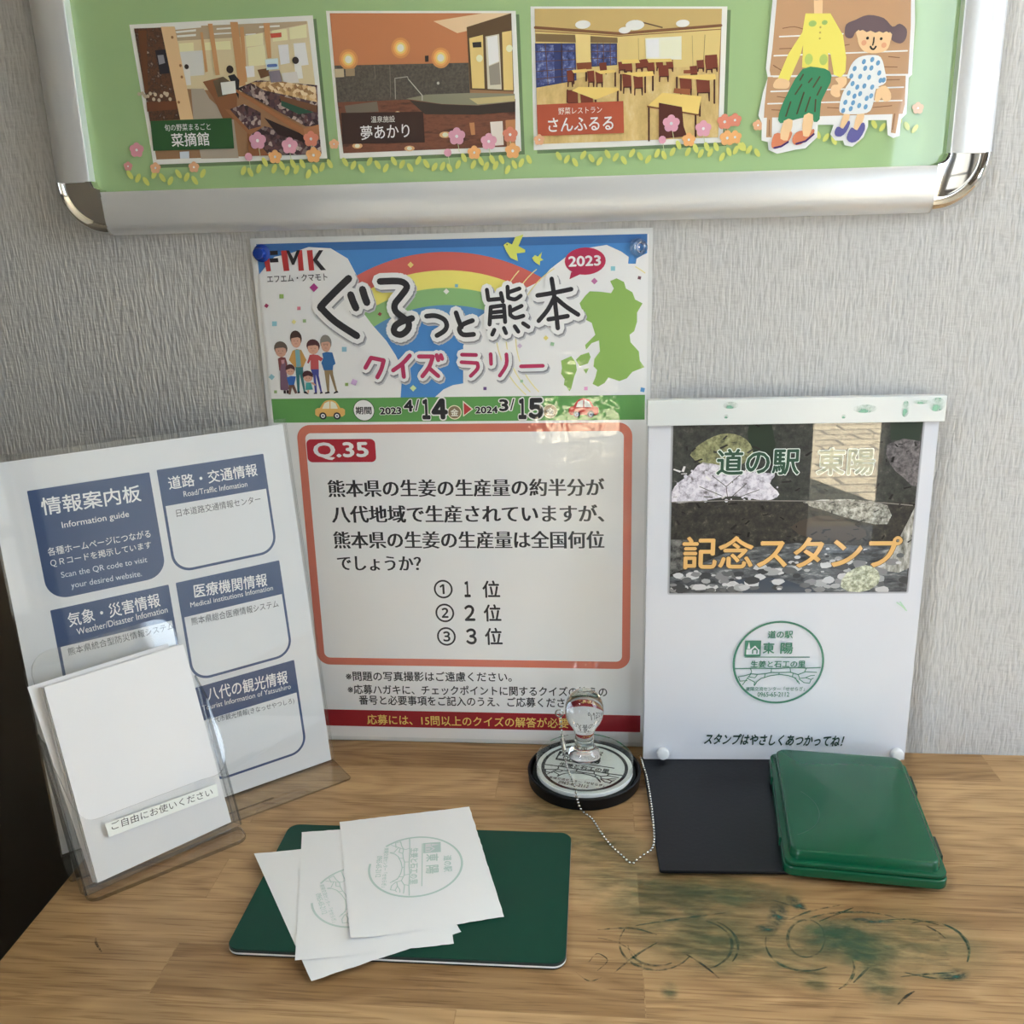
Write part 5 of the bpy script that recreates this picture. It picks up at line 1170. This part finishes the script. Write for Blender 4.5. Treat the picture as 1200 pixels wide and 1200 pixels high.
top = [P2((411, 1103), 6.5), P2((591, 1075), 5.6), P2((550, 946), 5.6), P2((398, 964), 5.6)]
stamped_sheet('undermost stamped sheet, its lower corner hanging off the front edge of the green mat', low, 5.35, lambda s, t: cn(s, t, .5, -.5), None)
stamped_sheet('middle stamped sheet, its pale green stamp half covered by the top sheet', mid, 5.75, lambda s, t: cn(s, t, .4, 1.0), ((.40, .42), 30, math.radians(-62), (186, 202, 197), True))
stamped_sheet('topmost stamped sheet with a whole faded green round stamp on the green mat', top, 6.15, lambda s, t: cn(s, t, .35, 3.2), ((.50, .505), 32, math.radians(-80), (176, 196, 190), True))

# ------------------------------------------------------------------ information board in a clear sign holder
IY, IT = math.radians(40.17), math.radians(7.68)
iu = Vector((math.cos(IY), math.sin(IY), 0)); ib = Vector((-math.sin(IY), math.cos(IY), 0)); iup = Vector((0, 0, math.cos(IT))) + ib * math.sin(IT)
IB = Sheet(Vector((39.1, -38.9, 3.0)) - iu * 210, iu, iup)     # local x 0..210 from left edge
board = thing('sign_holder', 'clear acrylic stand with a blue and white information sheet, leaning left of the quiz poster', 'sign', IB.mat)
ACR = [clear_mat('thin_acrylic', (.988, .99, .988)), clear_mat('acrylic_edge', (.72, .73, .71))]
bm = bmesh.new(); prism(bm, rrect(-1.5, 212.5, -1.5, 288.5, 1.5, 3), 'y', -1.6, -.5); link_mesh('front_pane', edged(bm, 'y'), ACR, board)
bm = bmesh.new(); prism(bm, rrect(-1.5, 212.5, -1.5, 288.5, 1.5, 3), 'y', 1.0, 2.2); link_mesh('back_pane', edged(bm, 'y'), ACR, board)
A = Art(IB, 'acr', 0.0, 206)
A.poly([(0, 0), (210, 0), (210, 284.2), (0, 284.2)], (204, 205, 207), 0)
NAVY = (50, 72, 112)
def X(a): return 210 - a
def card(xl, xr, zt_, h, filled, head=27.5):
    A.poly(rrect(xl, xr, zt_ - h, zt_, (14, 14, .6, .6), 8), NAVY, 1)
    if not filled: A.poly(rrect(xl + 2.0, xr - 2.0, zt_ - h + 2.0, zt_ - head, (12, 12, .3, .3), 8), (206, 207, 209), 2)
RL, RRt, LL, LR = X(100.8), X(19.1), X(187.7), X(106.1)
card(LL, LR, 262.6, 78.5, True); card(RL, RRt, 263.4, 79, False); card(LL, LR, 177.4, 79, False); card(RL, RRt, 177.4, 79, False); card(RL, RRt, 93.8, 79, False)
card(LL, LR, 93.8, 79, False)
WT, BT = (220, 222, 226), (58, 60, 66)
for s, l, r, h, c, b in (('情報案内板', (48.5, 594), (164.5, 577.5), 20, WT, .012), ('Information guide', (72.6, 616.5), (151, 603), 9.5, WT, .005), ('各種ホームページにつながる', (55.7, 647), (176, 625), 9.5, WT, .004), ('ＱＲコードを掲示しています', (59, 660.5), (177, 638.5), 9.5, WT, .004), ('Scan the QR code to visit', (71.6, 674.5), (172.3, 656), 8, (200, 206, 216), 0), ('your desired website.', (83.3, 687), (166, 672.8), 9, (200, 206, 216), 0),
                         ('気象・災害情報', (79.6, 727), (187, 702.5), 16.5, WT, .01), ('Weather/Disaster Infomation', (89.8, 740.5), (196, 714), 7.5, WT, 0), ('熊本県統合型防災情報システム', (79.5, 764), (203, 733), 9, BT, 0),
                         ('道路・交通情報', (197.3, 566.5), (301, 550), 15, WT, .01), ('Road/Traffic Infomation', (215, 579), (289.5, 567), 6.5, WT, 0), ('日本道路交通情報センター', (206.5, 601.5), (305, 584.5), 9, BT, 0),
                         ('医療機関情報', (227.3, 693), (312.7, 679), 15.5, WT, .01), ('Medical institutions Infomation', (223, 709), (319.5, 688.5), 6, WT, 0), ('熊本県総合医療情報システム', (224, 728.5), (326, 707), 9, BT, 0),
                         ('八代の観光情報', (242.7, 814), (336.7, 793), 16, WT, .01), ('Tourist Information of Yatsushiro', (237, 830), (340.5, 804), 6, WT, 0), ('八代市観光情報(きなっせやつしろ)', (244, 846), (344.5, 821), 8, BT, 0)):
    A.pt(s, l, r, h, c, 3, bold=b)
A.build('printed_sheet', board)
inv = IB.mat.inverted()
# foot: horizontal clear plate reaching forward, set in the stand's own axes
foot_rot = inv.to_3x3().to_4x4() @ Matrix.Rotation(IY, 4, 'Z')
bm = bmesh.new(); prism(bm, rrect(-1.5, 212.5, -34, 2, (3, 3, .5, .5), 4), 'z', -2.9, -.9, .3, 1)
o = link_mesh('foot_plate', edged(bm, 'z'), [clear_mat('foot_acrylic', (.95, .95, .93)), ACR[1]], board); o.matrix_local = foot_rot
bm = bmesh.new(); prism(bm, rrect(60, 150, -24, -22.6, .6, 3), 'z', -.9, -.5); o = link_mesh('foot_edge', bm, clear_mat('foot_line', (.8, .8, .78)), board); o.matrix_local = foot_rot

# ------------------------------------------------------------------ leaflet holder with blank paper
HY, HT = math.radians(48), .336
hu = Vector((math.cos(HY), math.sin(HY), 0)); hb = Vector((-math.sin(HY), math.cos(HY), 0)); hup = Vector((0, 0, math.cos(HT))) + hb * math.sin(HT)
HS = Sheet(Vector((-75.2, -209.4, 8.0)), hu, hup)              # front face of the paper block; local y = depth behind it
holder = thing('leaflet_holder', 'clear plastic leaflet holder with a white label strip, in front of the information sign', 'leaflet holder', HS.mat)
HC = [clear_mat('holder_plastic', (.975, .975, .972)), clear_mat('holder_edge', (.62, .62, .61))]
rim = catmull([(-12, 102), (-9.5, 90), (-7, 80), (-4, 59), (-.5, 49), (3.5, 44), (8, 42), (15, 41.5)], False, 4) + catmull([(85, 39), (92, 38), (98, 38.5), (102.5, 42), (105, 48), (106.5, 61), (105, 75), (102, 94)], False, 4)
bm = bmesh.new(); prism(bm, [(-9, -4)] + rim + [(103, -4)], 'y', -4.0, -2.6); link_mesh('front_pocket', edged(bm, 'y'), HC, holder)
bm = bmesh.new(); prism(bm, rrect(-3, 98, -4, 161, (1, 1, 14, 14), 8), 'y', 9.4, 10.8); link_mesh('back_plate', edged(bm, 'y'), HC, holder)
bm = bmesh.new(); prism(bm, [(-2.6, -4), (9.4, -4), (9.4, 108), (6, 104), (-2.6, 102)], 'x', -10, -8.6); link_mesh('side_wall', edged(bm, 'x'), HC, holder)
bm = bmesh.new(); prism(bm, [(-2.6, -4), (9.4, -4), (9.4, 112), (4, 104), (-2.6, 94)], 'x', 103, 104.4); link_mesh('side_wall', edged(bm, 'x'), HC, holder)
hr = HS.mat.inverted().to_3x3().to_4x4() @ Matrix.Rotation(math.radians(42), 4, 'Z')
bm = bmesh.new(); prism(bm, rrect(-9, 103, -9, 9, (8, 8, 3, 3), 6), 'z', -7.9, -4.6, .8, 2)
o = link_mesh('base', edged(bm, 'z'), HC, holder); o.matrix_local = hr
# label strip on the pocket
A = Art(Sheet(HS.o + HS.n * 4.35, HS.u, HS.up), 'plain', 4.3, 206)
lq = [A.L(p) for p in ((123.4, 965.5), (253.8, 918.4), (256, 932.5), (127.7, 981))]
A.poly(lq, (216, 220, 212), 0)
A.pt('ご自由にお使いください', (130.5, 968.5), (249, 927.5), 9.5, (60, 58, 58), 1)
A.build('label_strip', holder)
# paper
stack = thing('paper_stack', 'stack of blank white notepaper standing in the clear leaflet holder', 'paper stack', HS.mat)
stack['kind'] = 'stuff'
WPAP = simple_mat('white_notepaper', (.86, .855, .865, 1), .7, spec=.2)
bm = bmesh.new(); rnd = random.Random(3)
y = 0.0
while y < 7.5:
    t = rnd.uniform(.5, 1.1); dx = rnd.uniform(-.7, .3) - y * .15; box(bm, dx, 98 + dx * .3, y, y + t - .04, 0, 138 + rnd.uniform(-.5, .5)); y += t
link_mesh('sheets', bm, WPAP, stack)
rs = thing('note_sheet', 'last sheet of the notepaper, standing out to the left behind the stack', 'sheet of paper', HS.mat)
bm = bmesh.new(); prism(bm, [(-1, 0), (97, 0), (90, 141), (-8, 141)], 'y', 8.5, 9.0); link_mesh('paper', bm, WPAP, rs)
